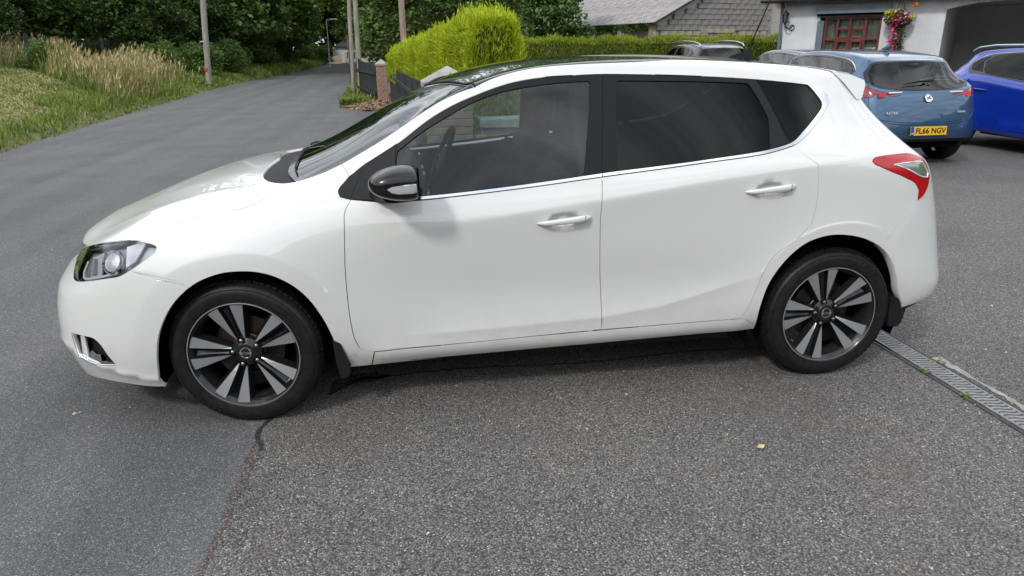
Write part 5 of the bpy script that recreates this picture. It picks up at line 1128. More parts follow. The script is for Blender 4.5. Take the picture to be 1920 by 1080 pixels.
spec_ = {  # panel: (part name, material, gap, depth, offset, centre)
 'front_door': ('front_door', WH, .0022, .03, 0, 0), 'rear_door': ('rear_door', WH, .0022, .03, 0, 0), 'fender': ('fender', WH, .0016, .03, 0, 0),
 'quarter': ('rear_quarter', WH, .0012, .03, 0, 0), 'sill': ('sill', WH, .0022, .05, 0, 0), 'bonnet': ('bonnet', WH, .0030, .02, 0, 1),
 'front_bumper': ('front_bumper', WH, .0016, .02, 0, 1), 'tailgate': ('tailgate', WH, .002, .02, 0, 1), 'rear_bumper': ('rear_bumper', WH, .0012, .05, 0, 1),
 'bumper_skirt': ('bumper_skirt', M['plastic'], .001, .02, .006, 1),
 'roof': ('roof', M['roof_black'], .0015, .008, 0, 1), 'windscreen': ('windscreen', M['glass_screen'], 0, 0, .002, 1), 'screen_frit': ('windscreen_border', GB, .001, .006, .002, 1),
 'cowl': ('cowl', M['plastic'], 0, .03, .012, 1), 'grille': ('grille', GB, .001, .02, .012, 1), 'lower_intake': ('lower_intake', M['plastic'], .001, .02, .02, 1),
 'window_front': ('front_window', M['glass_side'], 0, .004, .006, 0), 'window_rear': ('rear_window', M['glass_dark'], 0, .004, .006, 0), 'window_quarter': ('quarter_window', M['glass_dark'], .001, .004, .003, 0),
 'frame_front': ('window_frame', TB, .0014, .012, 0, 0), 'frame_rear': ('window_frame', TB, .0014, .012, 0, 0), 'frame_quarter': ('window_frame', TB, .0008, .012, 0, 0),
 'chrome_front': ('chrome_strip', M['chrome'], .0022, .006, -.003, 0), 'chrome_rear': ('chrome_strip', M['chrome'], .0022, .006, -.004, 0), 'chrome_quarter': ('chrome_strip', M['chrome'], .0010, .006, -.004, 0),
 'sail_fixed': ('mirror_corner', M['plastic'], .0012, .012, -.002, 0), 'sail_door': ('mirror_corner', M['plastic'], .0012, .012, -.002, 0),
 'tail_lamp': ('tail_light', M['red_lamp'], .002, .02, -.003, 0), 'tail_clear': ('tail_light_clear', M['lamp_olive'], .0015, .01, -.004, 0),
 'headlight': ('headlight', M['glass_lamp'], .002, .02, -.002, 0), 'fog_recess': ('fog_recess', M['plastic'], .0005, .03, .05, 0)}
made = {}
for k, uvt in parts.items():
    if k not in spec_: continue
    nm, mt, gap, dep, off, cen = spec_[k]
    for sd in ((-1,) if cen else (-1, 1)):
        par = car
        if k in ('window_front', 'frame_front', 'chrome_front', 'sail_door'): par = ('front_door', sd)
        if k in ('window_rear', 'frame_rear', 'chrome_rear'): par = ('rear_door', sd)
        if k == 'tail_clear': par = ('tail_lamp', sd)
        if k == 'cowl' and False: par = car
        made[(k, sd)] = (make_panel(nm, uvt, None, S, N, mt, None, sd, gap, dep, off, bool(cen)), par)
for (k, sd), (o, par) in made.items():
    o.parent = car if par is car else made[par][0]
door = {s: made[('front_door', s)][0] for s in (-1, 1)}; rdoor = {s: made[('rear_door', s)][0] for s in (-1, 1)}
def on(u, v, out=0.):
    """point and outward normal of the body surface"""
    p = S(np.array([u]), np.array([v]))[0]; n = N(np.array([u]), np.array([v]))[0]
    return Vector(p+n*out), Vector(n)
def frame_at(u, v, out=0.):
    """matrix with local X rearward, Y up, Z outward"""
    p, n = on(u, v, out); x = Vector((1, 0, 0)); x = (x-n*x.dot(n)).normalized(); y = n.cross(x)
    return Matrix(((x.x, y.x, n.x, p.x), (x.y, y.y, n.y, p.y), (x.z, y.z, n.z, p.z), (0, 0, 0, 1)))
def sub_of(me, name, mt, parents):
    """same mesh on the near side, mirrored copy on the far side"""
    link(name, me, mt, parents[-1])
    m2 = me.copy(); m2.transform(Matrix.Scale(-1, 4, (0, 1, 0))); m2.flip_normals(); link(name, m2, None, parents[1])
# door handles: a tapering bar bridging its cup
def handle_mesh(hx, hz, ang):
    y0 = -.886; V = []; F = []; n = 14; L = .118
    for i in range(n+1):
        t = i/n*2-1; x = t*L; a = math.sqrt(max(0, 1-abs(t)**5))
        hh = (.0105+.0065*(t+1)/2)*max(.25, a); dd = .011*max(.3, a); yo = y0-.024+.020*abs(t)**4+.0025*(1-t)
        for k in range(12):
            th = 2*math.pi*k/12; V.append((x, yo+dd*math.sin(th)*1.0, hh*math.copysign(abs(math.cos(th))**.75, math.cos(th))))
    for i in range(n):
        for k in range(12): a_, b_ = i*12+k, i*12+(k+1) % 12; F.append((a_, b_, b_+12, a_+12))
    F.append(tuple(reversed(range(12)))); F.append(tuple(range(n*12, n*12+12)))
    mb = MB().add([(hx+v[0]*math.cos(ang)-v[2]*math.sin(ang), v[1], hz+v[0]*math.sin(ang)+v[2]*math.cos(ang)) for v in V], F)
    return mb.mesh('handle', smooth=40)
for (hx, hz), drs, u0 in ((HANDLES[0], door, 0), (HANDLES[1], rdoor, 0)):
    sub_of(handle_mesh(hx, hz+.004, .085), 'handle', WH, drs)
    kb = MB().box((hx+.088, -.9105, hz+.0115), (.0015, .004, .028)); sub_of(kb.mesh('handle_joint'), 'handle_joint', M['rubber'], drs)
# mirrors
def mirror_mesh():
    prof = [(-.098, .06, .30), (-.088, .30, .60), (-.066, .58, .82), (-.03, .82, .95), (.02, .98, 1.0), (.062, 1.0, .98), (.086, .93, .93), (.094, .80, .84)]
    V = []; F = []; n = 20
    for i, (x, sz, sy) in enumerate(prof):
        for k in range(n):
            a = 2*math.pi*k/n; c, s_ = math.cos(a), math.sin(a)
            yy = math.copysign(abs(c)**.62, c)*.108*sy; zz = math.copysign(abs(s_)**.66, s_)*.066*sz
            if zz < 0: zz *= .92
            V.append((.665+x+ (.012 if yy > 0 else 0)*abs(yy)/.1, -.985+yy+x*.10, 1.052+zz+.10*x*(-.2)+(.012*(1-abs(c)) if s_ > 0 else 0)))
    for i in range(len(prof)-1):
        for k in range(n): a_, b_ = i*n+k, i*n+(k+1) % n; F.append((a_, a_+n, b_+n, b_))
    F.append(tuple(range(n))); 
    me = bpy.data.meshes.new('mirror'); me.from_pydata(V, [], F); me.update(); return subsurf(me, 2)
mm_ = mirror_mesh()
sub_of(mm_, 'door_mirror', GB, door)
mk = [o for o in COL.objects if o.name.startswith('door_mirror')]
mirr = {-1: mk[0], 1: mk[1]}
gm = MB().lathe([(.001, 0), (1, 0)], 24, Matrix.Translation((.768, -.985, 1.05)) @ Matrix.Rotation(math.pi/2, 4, 'Y') @ Matrix.Diagonal((.056, .10, 1, 1)))
sub_of(gm.mesh('mirror_glass'), 'mirror_glass', M['chrome'], mirr) if False else None
# mirror foot and indicator
ft = MB().tube([(.60, -.80, .985), (.62, -.86, .99), (.645, -.93, 1.00)], [.040, .034, .030], 14)
sub_of(ft.mesh('mirror_foot', smooth=60), 'mirror_foot', M['plastic'], door)
iv = []; iff = []
ind = [(-.030, .004, .0), (-.012, .013, .0), (.03, .018, 0), (.066, .020, 0), (.082, .019, 0), (.083, -.014, 0), (.066, -.017, 0), (.01, -.016, 0), (-.012, -.010, 0)]
dgt = bpy.context.evaluated_depsgraph_get()
from mathutils.bvhtree import BVHTree
bvm = BVHTree.FromPolygons([v.co.copy() for v in mm_.vertices], [tuple(p.vertices) for p in mm_.polygons])
def proj_patch(name, outline, x0, z0, out, mt, bv, depth=.006, step=.006):
    loopp = [(x0+a, z0+b) for a, b, _ in outline]
    vc, ve, vf, *_ = delaunay_2d_cdt([Vector(p) for p in loopp]+[Vector((x0+a, z0+b)) for a in np.arange(-.05, .1, step) for b in np.arange(-.03, .03, step)], [], [list(range(len(loopp)))], 1, 1e-6)
    Vv = []
    for v in vc:
        hit = bv.ray_cast(Vector((v.x, -2, v.y)), Vector((0, 1, 0)))
        Vv.append((v.x, (hit[0].y if hit[0] else -1.0)-out, v.y))
    me = bpy.data.meshes.new(name); me.from_pydata(Vv, [], [tuple(f) for f in vf]); me.update(); bm = bmesh.new(); bm.from_mesh(me); bmesh.ops.remove_doubles(bm, verts=bm.verts, dist=2e-4); bmesh.ops.delete(bm, geom=[v for v in bm.verts if not v.link_faces], context='VERTS'); bm.to_mesh(me); bm.free(); me.polygons.foreach_set('use_smooth', [True]*len(me.polygons)); return me
M['indicator'] = mat('indicator_lens', (.62, .62, .60), .12, .35, coat=1)
sub_of(proj_patch('mirror_indicator', ind, .672, 1.048, .0025, None, bvm), 'mirror_indicator', M['indicator'], door)
seam = [(-.05, .026, 0), (.09, .030, 0), (.09, .0285, 0), (-.05, .0245, 0)]
# windscreen wipers
for (x0, y0, x1, y1) in ((.115, -.46, .40, .06), (.10, .22, .42, .55)):
    pass
def zs(x, y):   # height of the windscreen surface at (x,y)
    uu_, vv_ = np.meshgrid(np.linspace(5.7, 9.2, 90), np.linspace(5.3, 8, 70)); q = S(uu_, vv_).reshape(-1, 3); d = (q[:, 0]-x)**2+(np.abs(q[:, 1])-abs(y))**2; return q[d.argmin(), 2]
bl = MB()
def along(uv, side, out): 
    return [Vector((p.x, p.y*side, p.z)) for p in (on(u, v, out)[0] for u, v in smooth_loop(uv, .03, closed=False))]
bl.tube(along([(6.36, 6.35), (6.36, 6.7), (6.48, 7.3), (6.60, 7.9)], 1, .005), .004, 6)
bl.tube(along([(6.62, 7.8), (6.55, 7.2), (6.42, 6.6), (6.40, 6.3)], -1, .006), .005, 6)
bl.obj('wiper_blade', M['rubber'], car, smooth=50)
# header joint ahead of the black roof
hj = MB()
uvh = [(9.262, 5.305), (9.145, 5.9), (9.005, 6.567), (8.785, 7.28), (8.535, 8.0)]
pl = [on(u, v, .004)[0] for u, v in smooth_loop(uvh, .03, closed=False)]
hj.tube(pl+[Vector((p.x, -p.y, p.z)) for p in pl[::-1][1:]], .0055, 6); hj.obj('roof_joint', M['rubber'], car, smooth=60)
# spoiler
sp = [[(2.765, -.552, 1.427), (2.842, -.559, 1.415), (2.912, -.562, 1.391), (2.916, -.568, 1.373), (2.894, -.590, 1.318), (2.866, -.599, 1.313), (2.800, -.578, 1.384)],
 [(2.772, -.50, 1.4405), (2.865, -.50, 1.427), (2.948, -.50, 1.397), (2.953, -.50, 1.381), (2.93, -.52, 1.33), (2.88, -.53, 1.335), (2.82, -.52, 1.38)],
 [(2.785, -.30, 1.453), (2.885, -.30, 1.438), (2.985, -.30, 1.404), (2.990, -.30, 1.389), (2.96, -.30, 1.355), (2.90, -.30, 1.36), (2.84, -.30, 1.40)],
 [(2.80, 0, 1.458), (2.90, 0, 1.443), (3.00, 0, 1.409), (3.005, 0, 1.394), (2.975, 0, 1.36), (2.91, 0, 1.365), (2.85, 0, 1.405)]]
sp = sp+[[(x, -y, z) for x, y, z in q] for q in sp[::-1][1:]]
V = [p for q in sp for p in q]; F = []; n_ = 7
for i in range(len(sp)-1):
    for k in range(n_): a_, b_ = i*n_+k, i*n_+(k+1) % n_; F.append((a_, b_, b_+n_, a_+n_))
F += [tuple(range(n_)), tuple(reversed(range((len(sp)-1)*n_, len(sp)*n_)))]
MB().add(V, F).obj('rear_spoiler', WH, car, bevel=.005, seg=3, smooth=50)
# aerial
ae = MB(); ae.add([(2.47, 0, 1.497), (2.62, -.022, 1.485), (2.62, .022, 1.485), (2.60, -.012, 1.535), (2.60, .012, 1.535), (2.565, 0, 1.53)], [(0, 1, 3, 5), (0, 5, 4, 2), (1, 2, 4, 3), (3, 4, 5), (0, 2, 1)])
ae.tube([(2.588, 0, 1.52), (2.612, 0, 1.59)], [.0085, .006], 8); ae.tube([(2.612, 0, 1.59), (2.78, 0, 2.02)], [.0042, .003], 8)
ae.obj('aerial', M['rubber'], car, smooth=50)
# headlamp insides
hc, hn = on(3.25, 3.6, 0)
for sd in (-1, 1):
    back = make_panel('headlight_reflector', parts['headlight'], None, S, N, M['lamp_grey'], made[('headlight', sd)][0], sd, .004, 0, .045)
def lamp_bits(mb_, name, mt):
    me = mb_.mesh(name, smooth=50); sub_of(me, name, mt, {s: made[('headlight', s)][0] for s in (-1, 1)})
Fr = frame_at(3.62, 3.42, -.032)
lamp_bits(MB().lathe([(.050, -.01), (.053, .012), (.048, .020), (.044, .012)], 28, Fr), 'lamp_ring', M['chrome'])
lamp_bits(MB().lathe([(.044, .0), (.040, .012), (.024, .016), (.001, .018)], 24, Fr), 'lamp_lens', M['lamp_silver'])
Fr2 = frame_at(3.05, 3.42, -.034)
lamp_bits(MB().prism([(-.045, -.055), (.045, -.060), (.052, .046), (-.030, .046)], -.002, .004, Fr2), 'lamp_reflector', M['lamp_silver'])
lamp_bits(MB().prism([(-.012, -.04), (.012, -.04), (.004, .03), (-.004, .03)], .0, .016, Fr2), 'lamp_divider', M['lamp_grey'])
Fr3 = frame_at(3.95, 3.55, -.036)
lamp_bits(MB().prism([(-.02, -.05), (.025, -.03), (.075, .048), (-.02, .040)], -.002, .006, Fr3), 'lamp_reflector', M['lamp_silver'])
dr = [on(u, v, -.022)[0] for u, v in smooth_loop([(2.62, 3.62), (2.60, 3.2), (2.78, 2.99), (3.3, 3.0), (3.8, 3.06)], .02, closed=False)]
M['drl'] = mat('running_light', (.75, .77, .8), .25)
lamp_bits(MB().tube(dr, .0065, 8), 'running_light', M['drl'])
# fog recess trim
fg = [on(u, v, -.004)[0] for u, v in smooth_loop([(2.67, 1.36), (2.72, 1.15), (2.79, .93), (3.02, .75), (3.31, .745), (3.57, .79)], .02, closed=False)]
sub_of(MB().tube(fg, .0042, 8).mesh('fog_trim', smooth=60), 'fog_trim', M['chrome'], {-1: car, 1: car})
sub_of(MB().prism([(-.020, -.06), (.018, -.055), (.012, .05), (-.012, .052)], .0, .01, frame_at(2.86, 1.15, -.03)).mesh('fog_light', bevel=.003), 'fog_light', M['lamp_silver'], {-1: car, 1: car})
rim_p = [on(u, v, .004)[0] for u, v in smooth_loop(O['tail_clear'], .012)]; sub_of(MB().tube(rim_p+[rim_p[0]], .0035, 6).mesh('tail_light_edge', smooth=60), 'tail_light_edge', M['lamp_silver'], {s: made[('tail_lamp', s)][0] for s in (-1, 1)})
# wheel wells, floor, underside
for cx in (0.0, 2.70):
    V = []; F = []; n = 26
    for y in (-.825, -.56):
        for k in range(n+1):
            a = math.pi*(-.12)+math.pi*1.24*k/n; V.append((cx+.405*math.cos(a), y, .325+.405*math.sin(a)))
    for k in range(n): F.append((k, k+1, n+2+k, n+1+k))
    F.append(tuple(range(n+1, 2*n+2)))
    MB().add(V, F).obj('wheel_arch_liner', M['void'], car, smooth=60); MB().add([(x, -y, z) for x, y, z in V], [tuple(reversed(f)) for f in F]).obj('wheel_arch_liner', M['void'], car, smooth=60)
fl = MB(); fl.box((1.25, 0, .235), (3.9, 1.16, .03)); fl.box((1.35, 0, .245), (1.85, 1.60, .03)); fl.box((-.2, 0, .45), (.9, 1.1, .35)); fl.box((3.05, 0, .5), (.5, 1.1, .4)); fl.box((1.3, -.81, .30), (1.8, .05, .14)); fl.box((1.3, .81, .30), (1.8, .05, .14))
fl.obj('underbody', M['void'], car)
# black lower edge of the rear bumper
df = MB()
pts_ = [(3.17, -.80, .30, .015), (3.26, -.765, .29, .03), (3.345, -.705, .30, .055), (3.42, -.58, .32, .06), (3.47, -.3, .32, .08), (3.48, 0, .32, .08)]
V = []; F = []
full = pts_+[(x, -y, z, h) for x, y, z, h in pts_[::-1][1:]]
for x, y, z, h in full: V += [(x+.012, y*1.012, z+h*.75), (x+.022, y*1.02, z+.0), (x-.06, y*.93, z-.015), (x-.06, y*.93, z+h*.6)]
for i in range(len(full)-1):
    for k in range(4): a_, b_ = i*4+k, i*4+(k+1) % 4; F.append((a_, b_, b_+4, a_+4))

# mud flaps
def flap(pts, y0, y1, M_): return MB().prism([(x, z) for x, z in pts], y0, y1, Matrix(((1, 0, 0, 0), (0, 0, 1, 0), (0, 1, 0, 0), (0, 0, 0, 1)))).mesh('mud_flap', bevel=.004)
sub_of(flap([(.362, .372), (.396, .350), (.412, .30), (.430, .235), (.424, .196), (.405, .184), (.384, .186), (.372, .25)], -.885, -.72, 0), 'mud_flap', M['rubber'], {-1: car, 1: car})
sub_of(flap([(3.03, .38), (3.09, .375), (3.118, .365), (3.122, .32), (3.110, .246), (3.088, .224), (3.04, .228), (3.03, .30)], -.850, -.66, 0), 'mud_flap', M['rubber'], {-1: car, 1: car})

# ---- wheels
def wheel(name, parent, loc, steer, spin, side, words):
    w = empty(name, loc, 0); w.parent = parent
    # local: X along car, Y up, Z outward; turned into place by the wheel's own matrix
    Q = Matrix(((1, 0, 0), (0, 0, side), (0, 1, 0))).to_4x4()
    w.matrix_local = Matrix.Translation(loc) @ Matrix.Rotation(steer, 4, 'Z') @ Q @ Matrix.Rotation(spin, 4, 'Z')
    return w
def build_wheel_meshes():
    D = {}
    # tyre
    t = MB()
    prof = [(.2385, .094), (.2400, .1015), (.2440, .1045), (.252, .1068), (.268, .1095), (.285, .1085), (.300, .1025), (.3105, .094), (.3165, .084), (.3205, .066), (.3220, .045), (.3225, .0), (.3220, -.045), (.3205, -.066), (.3165, -.084), (.300, -.1025), (.268, -.1095), (.236, -.102), (.218, -.09), (.210, -.05), (.210, .06)]
    prof = [(.2385 if 0 else r, h) for r, h in prof]
    t.lathe(prof, 96, closed=True); D['tyre'] = t.mesh('tyre', smooth=50)
    tr = MB()   # tread blocks on the shoulders, seen where the tyre turns under the arch
    n = 76
    for k in range(n):
        a = 2*math.pi*k/n
        for h0, h1, r0 in ((.066, .094, .3165), (.036, .062, .3225), (-.094, -.066, .3165)):
            Mx = Matrix.Rotation(a, 4, 'Z')
            w_ = .0100
            V = [Mx @ Vector(p) for p in ((r0-.004, -w_, h0), (r0-.004, w_, h0), (r0-.010 if h1 > .08 else r0-.004, w_, h1), (r0-.010 if h1 > .08 else r0-.004, -w_, h1), (r0+.0052, -w_, h0), (r0+.0052, w_, h0), (r0-.0035 if h1 > .08 else r0+.005, w_, h1), (r0-.0035 if h1 > .08 else r0+.005, -w_, h1))]
            tr.add(V, [(4, 5, 6, 7), (0, 4, 7, 3), (1, 2, 6, 5), (3, 7, 6, 2), (0, 1, 5, 4)])
    D['tread'] = tr.mesh('tread')
    # raised rings on the sidewall
    sw = MB()
    for r_, h_ in ((.2465, .1070), (.2985, .1046)):
        sw.lathe([(r_-.0018, h_-.002), (r_-.001, h_+.0012), (r_+.001, h_+.0010), (r_+.0018, h_-.003)], 96)
    D['ring'] = sw.mesh('sidewall_ring', smooth=60)
    b = MB()   # barrel
    b.lathe([(.2400, .096), (.2395, .1020), (.2385, .1030), (.2350, .1030)], 96, mi=1)
    b.lathe([(.2350, .1030), (.2315, .099), (.2245, .088), (.2150, .078), (.2110, .03), (.2080, -.08), (.228, -.095)], 96)
    D['rim'] = b.mesh('rim', smooth=40)
    # spokes: five pairs
    s = MB(); fc = MB()
    def P3(r, th, h): return (r*math.cos(th), r*math.sin(th), h)
    for i in range(5):
        a0 = 2*math.pi*i/5
        for sg in (-1, 1):
            def edge(r, w): return a0+sg*w/r
            # angular offsets: inner edge follows the pair's centre line, outer edge flares to the rim
            ri, ro = .066, .2335
            ia, oa = .0135, .0165                    # tangential positions at the hub (metres)
            ib, ob = .026, .082                      # at the rim
            hi, ho = .064, .0955
            segs = 5; rowsV = []
            for q in range(segs+1):
                t_ = q/segs; r = ri+(ro-ri)*t_; h = hi+(ho-hi)*t_**.9
                wi = ia+(ib-ia)*t_**1.15; wo = oa+.004+(ob-oa-.004)*t_
                rowsV.append((r, edge(r, wi), edge(r, wo), h))
            V = []; 
            for r, e1, e2, h in rowsV:
                V += [P3(r, e1, h), P3(r, e2, h-.0035), P3(r, e2+sg*.012/r, h-.036), P3(r, e1-sg*.005/r, h-.036)]
            F = []
            for q in range(segs):
                for k in range(4): a_, b_ = q*4+k, q*4+(k+1) % 4; F.append((a_, b_, b_+4, a_+4) if sg > 0 else (b_, a_, a_+4, b_+4))
            s.add(V, F)
            Vf = []
            for r, e1, e2, h in rowsV:
                Vf += [P3(r, e1+sg*.0012/r, h+.0009), P3(r, e2-sg*.0012/r, h-.0026)]
            fc.add(Vf, [((q*2, q*2+1, q*2+3, q*2+2) if sg > 0 else (q*2+1, q*2, q*2+2, q*2+3)) for q in range(segs)])
        # web between the pair, set back
        V = []
        for r, w_, h in ((.06, .014, .058), (.14, .020, .058), (.222, .030, .072)):
            V += [P3(r, a0-w_/r, h), P3(r, a0, h-.014), P3(r, a0+w_/r, h)]
        s.add(V, [(0, 1, 4, 3), (1, 2, 5, 4), (3, 4, 7, 6), (4, 5, 8, 7)])
    s.lathe([(.068, .045), (.064, .058), (.056, .064), (.046, .068), (.040, .0735), (.033, .0745), (.001, .0745)], 40)
    D['spokes'] = s.mesh('spokes', smooth=32); D['faces'] = fc.mesh('spoke_face')
    lg = MB(); Mx = Matrix.Translation((.057, 0, 0))
    lg.lathe([(.0145, .0745), (.0150, .0690), (.0150, .060)], 14, Mx, mi=1); lg.prism([(.0095*math.cos(k*math.pi/3), .0095*math.sin(k*math.pi/3)) for k in range(6)], .060, .0735, Mx)
    lg.lathe([(.0095, .0735), (.006, .0765), (.001, .078)], 12, Mx)
    D['nuts'] = lg.mesh('wheel_nut', smooth=40)
    bd = MB(); bd.lathe([(.0255, .0745), (.0245, .0775), (.0215, .0782), (.0205, .0750)], 36); D['badge'] = bd.mesh('badge', smooth=50)
    dk = MB(); dk.lathe([(.07, .012), (.150, .012), (.150, -.010), (.07, -.010)], 60); dk.lathe([(.075, .03), (.070, .034), (.001, .034)], 30); D['disc'] = dk.mesh('brake_disc', smooth=30)
    cp = MB(); V = []
    for k in range(7):
        a = R(150+k*10)
        for r, h in ((.105, .045), (.168, .045), (.168, -.03), (.105, -.03)): V.append(P3(r, a, h))
    F = [(0, 3, 2, 1), (24, 25, 26, 27)]
    for q in range(6):
        for k in range(4): a_, b_ = q*4+k, q*4+(k+1) % 4; F.append((a_, b_, b_+4, a_+4))
    cp.add(V, F); D['caliper'] = cp.mesh('brake_caliper', bevel=.005)
    return D
WD = build_wheel_meshes()
for k, m_ in dict(tyre='tyre', tread='tyre', ring='tyre', spokes='rim_dark', faces='rim_face', badge='chrome', disc='disc', caliper='void').items(): WD[k].materials.append(M[m_])
WD['rim'].materials.append(M['rim_dark']); WD['rim'].materials.append(M['rim_face'])
WD['nuts'].materials.append(M['nut']); WD['nuts'].materials.append(M['rim_dark'])
M['letters'] = mat('tyre_letters', (.004, .004, .004), .9)
def arc_text(word, r, a_mid, size, h, step):
    """letters standing along the sidewall, tops outward"""
    out = []
    for i, ch in enumerate(word):
        if ch == ' ': continue
        me = text_mesh('letter', ch, size, .0012, .0006)
        a = a_mid-(i-(len(word)-1)/2)*step
        me.transform(Matrix.Rotation(a, 4, 'Z') @ Matrix.Translation((r, 0, h)) @ Matrix.Rotation(-math.pi/2, 4, 'Z')); out.append(me)
    bm = bmesh.new()
    for me in out: bm.from_mesh(me)
    me = bpy.data.meshes.new('lettering'); bm.to_mesh(me); bm.free(); return me
def put_wheel(parent, loc, steer, spin, side, detailed=True, words=None):
    w = wheel('wheel', parent, loc, steer, spin, side, words)
    ty = link('tyre', WD['tyre'], None, w); 
    if detailed: link('tread', WD['tread'], None, w, kind='stuff'); link('sidewall_ring', WD['ring'], None, w)
    link('rim', WD['rim'], None, w); link('spokes', WD['spokes'], None, w); link('spoke_face', WD['faces'], None, w)
    if detailed:
        for k_ in range(5): link('wheel_nut', WD['nuts'], None, w).rotation_euler = (0, 0, k_*2*math.pi/5)
        link('badge', WD['badge'], None, w)
        link('brake_disc', WD['disc'], None, w)
        cp_ = link('brake_caliper', WD['caliper'], None, w)
        tx = text_mesh('badge_word', 'NISSAN', .0085, .0006, .0002); bar = MB().box((0, 0, .0775), (.050, .0095, .002)).mesh('badge_bar')
        M90 = Matrix.Rotation(-spin, 4, 'Z')
        tx.transform(M90 @ Matrix.Translation((0, 0, .0788))); bar.transform(M90)
        link('badge_bar', bar, M['chrome'], w); link('badge_word', tx, M['letters'], w)
        for wd, r_, am, sz, st in (words or []):
            link('tyre_lettering', arc_text(wd, r_, am-spin, sz, .1102, st), M['letters'], w)
    return w
put_wheel(car, (0, -.765, .320), -.12, R(105), -1, True, [('BREEZE', .282, R(-125), .026, .085), ('215/50 R17', .284, R(40), .015, .045)])
put_wheel(car, (2.70, -.765, .320), 0, R(105), -1, True, [('L919', .2825, R(52), .036, .112), ('LANDSAIL', .282, R(-118), .015, .045)])
put_wheel(car, (0, .765, .320), -.12, R(20), 1, False); put_wheel(car, (2.70, .765, .320), 0, R(60), 1, False)

# ---- interior
db = MB(); V = []; F = []
prof = [(.30, .72), (.28, .90), (.33, 1.00), (.50, 1.015), (.72, .985), (.80, .93), (.80, .72)]
for y in (-.66, -.56, -.2, .1, .56, .66): V += [(x+(.10 if abs(y) > .6 and x < .5 else 0)+(.03 if abs(y) < .3 else 0), y, z+(.03 if .1 <= y <= .6 and z > .98 else 0)) for x, z in prof]
for i in range(5):
    for k in range(7): a_, b_ = i*7+k, i*7+(k+1) % 7; F.append((a_, b_, b_+7, a_+7))
db.add(V, F+[tuple(range(7)), tuple(reversed(range(35, 42)))]); db.obj('dashboard', M['interior'], car, bevel=.012, smooth=50)
for y in (-.62, -.12, .10, .60): MB().box((.812, y, .93), (.015, .09, .05)).obj('air_vent', M['satin'], car, bevel=.006)
stg = empty('steering_wheel', (.93, .36, .955)); stg.parent = car; stg.rotation_euler = (0, R(-66), 0)
ring = [(math.cos(a)*.185, math.sin(a)*.185, 0) for a in np.linspace(0, 2*math.pi, 37)]
MB().tube(ring, .015, 10, caps=False).obj('steering_rim', M['interior'], stg, smooth=60)
MB().box((0, 0, -.02), (.13, .15, .05)).box((0, .12, -.01), (.03, .13, .012)).box((0, -.12, -.01), (.03, .13, .012)).box((-.12, 0, -.01), (.12, .03, .012)).obj('steering_hub', M['interior'], stg, bevel=.008)
MB().box((0, .11, .0), (.012, .07, .006)).box((0, -.11, .0), (.012, .07, .006)).obj('steering_trim', M['satin'], stg, bevel=.002)
def seat(x, y, w):
    s_ = empty('front_seat' if w < .6 else 'rear_seat', (x, y, .30)); s_.parent = car
    def soft(cs, d, rot, nm, mt='seat', lv=2):
        mb = MB(); mb.box((0, 0, 0), d); me = mb.mesh(nm); bm = bmesh.new(); bm.from_mesh(me); bmesh.ops.bevel(bm, geom=bm.edges[:], offset=min(d)*.28, segments=3, affect='EDGES'); bm.to_mesh(me); bm.free()
        me.transform(Matrix.Translation(cs) @ Matrix.Rotation(rot, 4, 'Y')); link(nm, me, M[mt], s_, smooth=True)
    soft((0, 0, .16), (.52, w, .16), -.08, 'seat_cushion'); soft((.34, 0, .50), (.14, w, .64), .24, 'seat_back')
    for yy in ((0,) if w < .6 else (-.38, 0, .38)): soft((.46, yy, .90), (.09, .27, .17), .2, 'headrest')
    if w < .6:
        soft((.30, -w/2+.03, .48), (.20, .07, .50), .24, 'seat_bolster'); soft((.30, w/2-.03, .48), (.20, .07, .50), .24, 'seat_bolster')
seat(1.06, -.36, .50); seat(1.06, .36, .50); seat(2.05, 0, 1.28)
MB().box((1.62, -.73, .62), (.12, .05, .6)).obj('door_pillar', M['interior'], car, bevel=.015)
pil = []
for sd in (1, -1):
    mbp = MB(); V = []
    for u_, v_ in ((10.55, 5.05), (11.15, 5.05), (11.15, 3.9), (10.55, 3.9)):
        p_, n__ = on(u_, v_, -.035); V.append((p_.x, p_.y*-sd, p_.z))
    for u_, v_ in ((10.55, 5.05), (11.15, 5.05), (11.15, 3.9), (10.55, 3.9)):
        p_, n__ = on(u_, v_, -.075); V.append((p_.x, p_.y*-sd, p_.z))
    mbp.add(V, [(0, 1, 2, 3), (7, 6, 5, 4), (0, 4, 5, 1), (1, 5, 6, 2), (2, 6, 7, 3), (3, 7, 4, 0)]); mbp.obj('pillar_trim', M['interior'], car)
# door cards (inside faces) and roof lining follow the shell
cardp = {}
for kk, nm in (('front_door', 'door_card'), ('rear_door', 'door_card'), ('quarter', 'side_lining'), ('fender', 'pillar_lining')):
    for sd in (-1, 1): make_panel(nm, parts[kk], None, S, N, M['interior'], made[(kk, sd)][0], sd, .012, 0, .035)
make_panel('roof_lining', parts['roof'], None, S, N, M['headlining'], made[('roof', -1)][0], -1, .0, 0, .03, True)
MB().box((.78, 0, 1.285), (.03, .24, .06)).obj('rear_view_mirror', M['interior'], car, bevel=.01)
MB().tube([(1.70, .70, 1.28), (1.66, .69, .95), (1.60, .66, .62)], .012, 4).tube([(1.70, -.70, 1.28), (1.66, -.69, .95), (1.60, -.66, .62)], .012, 4).obj('seat_belt', M['rubber'], car)
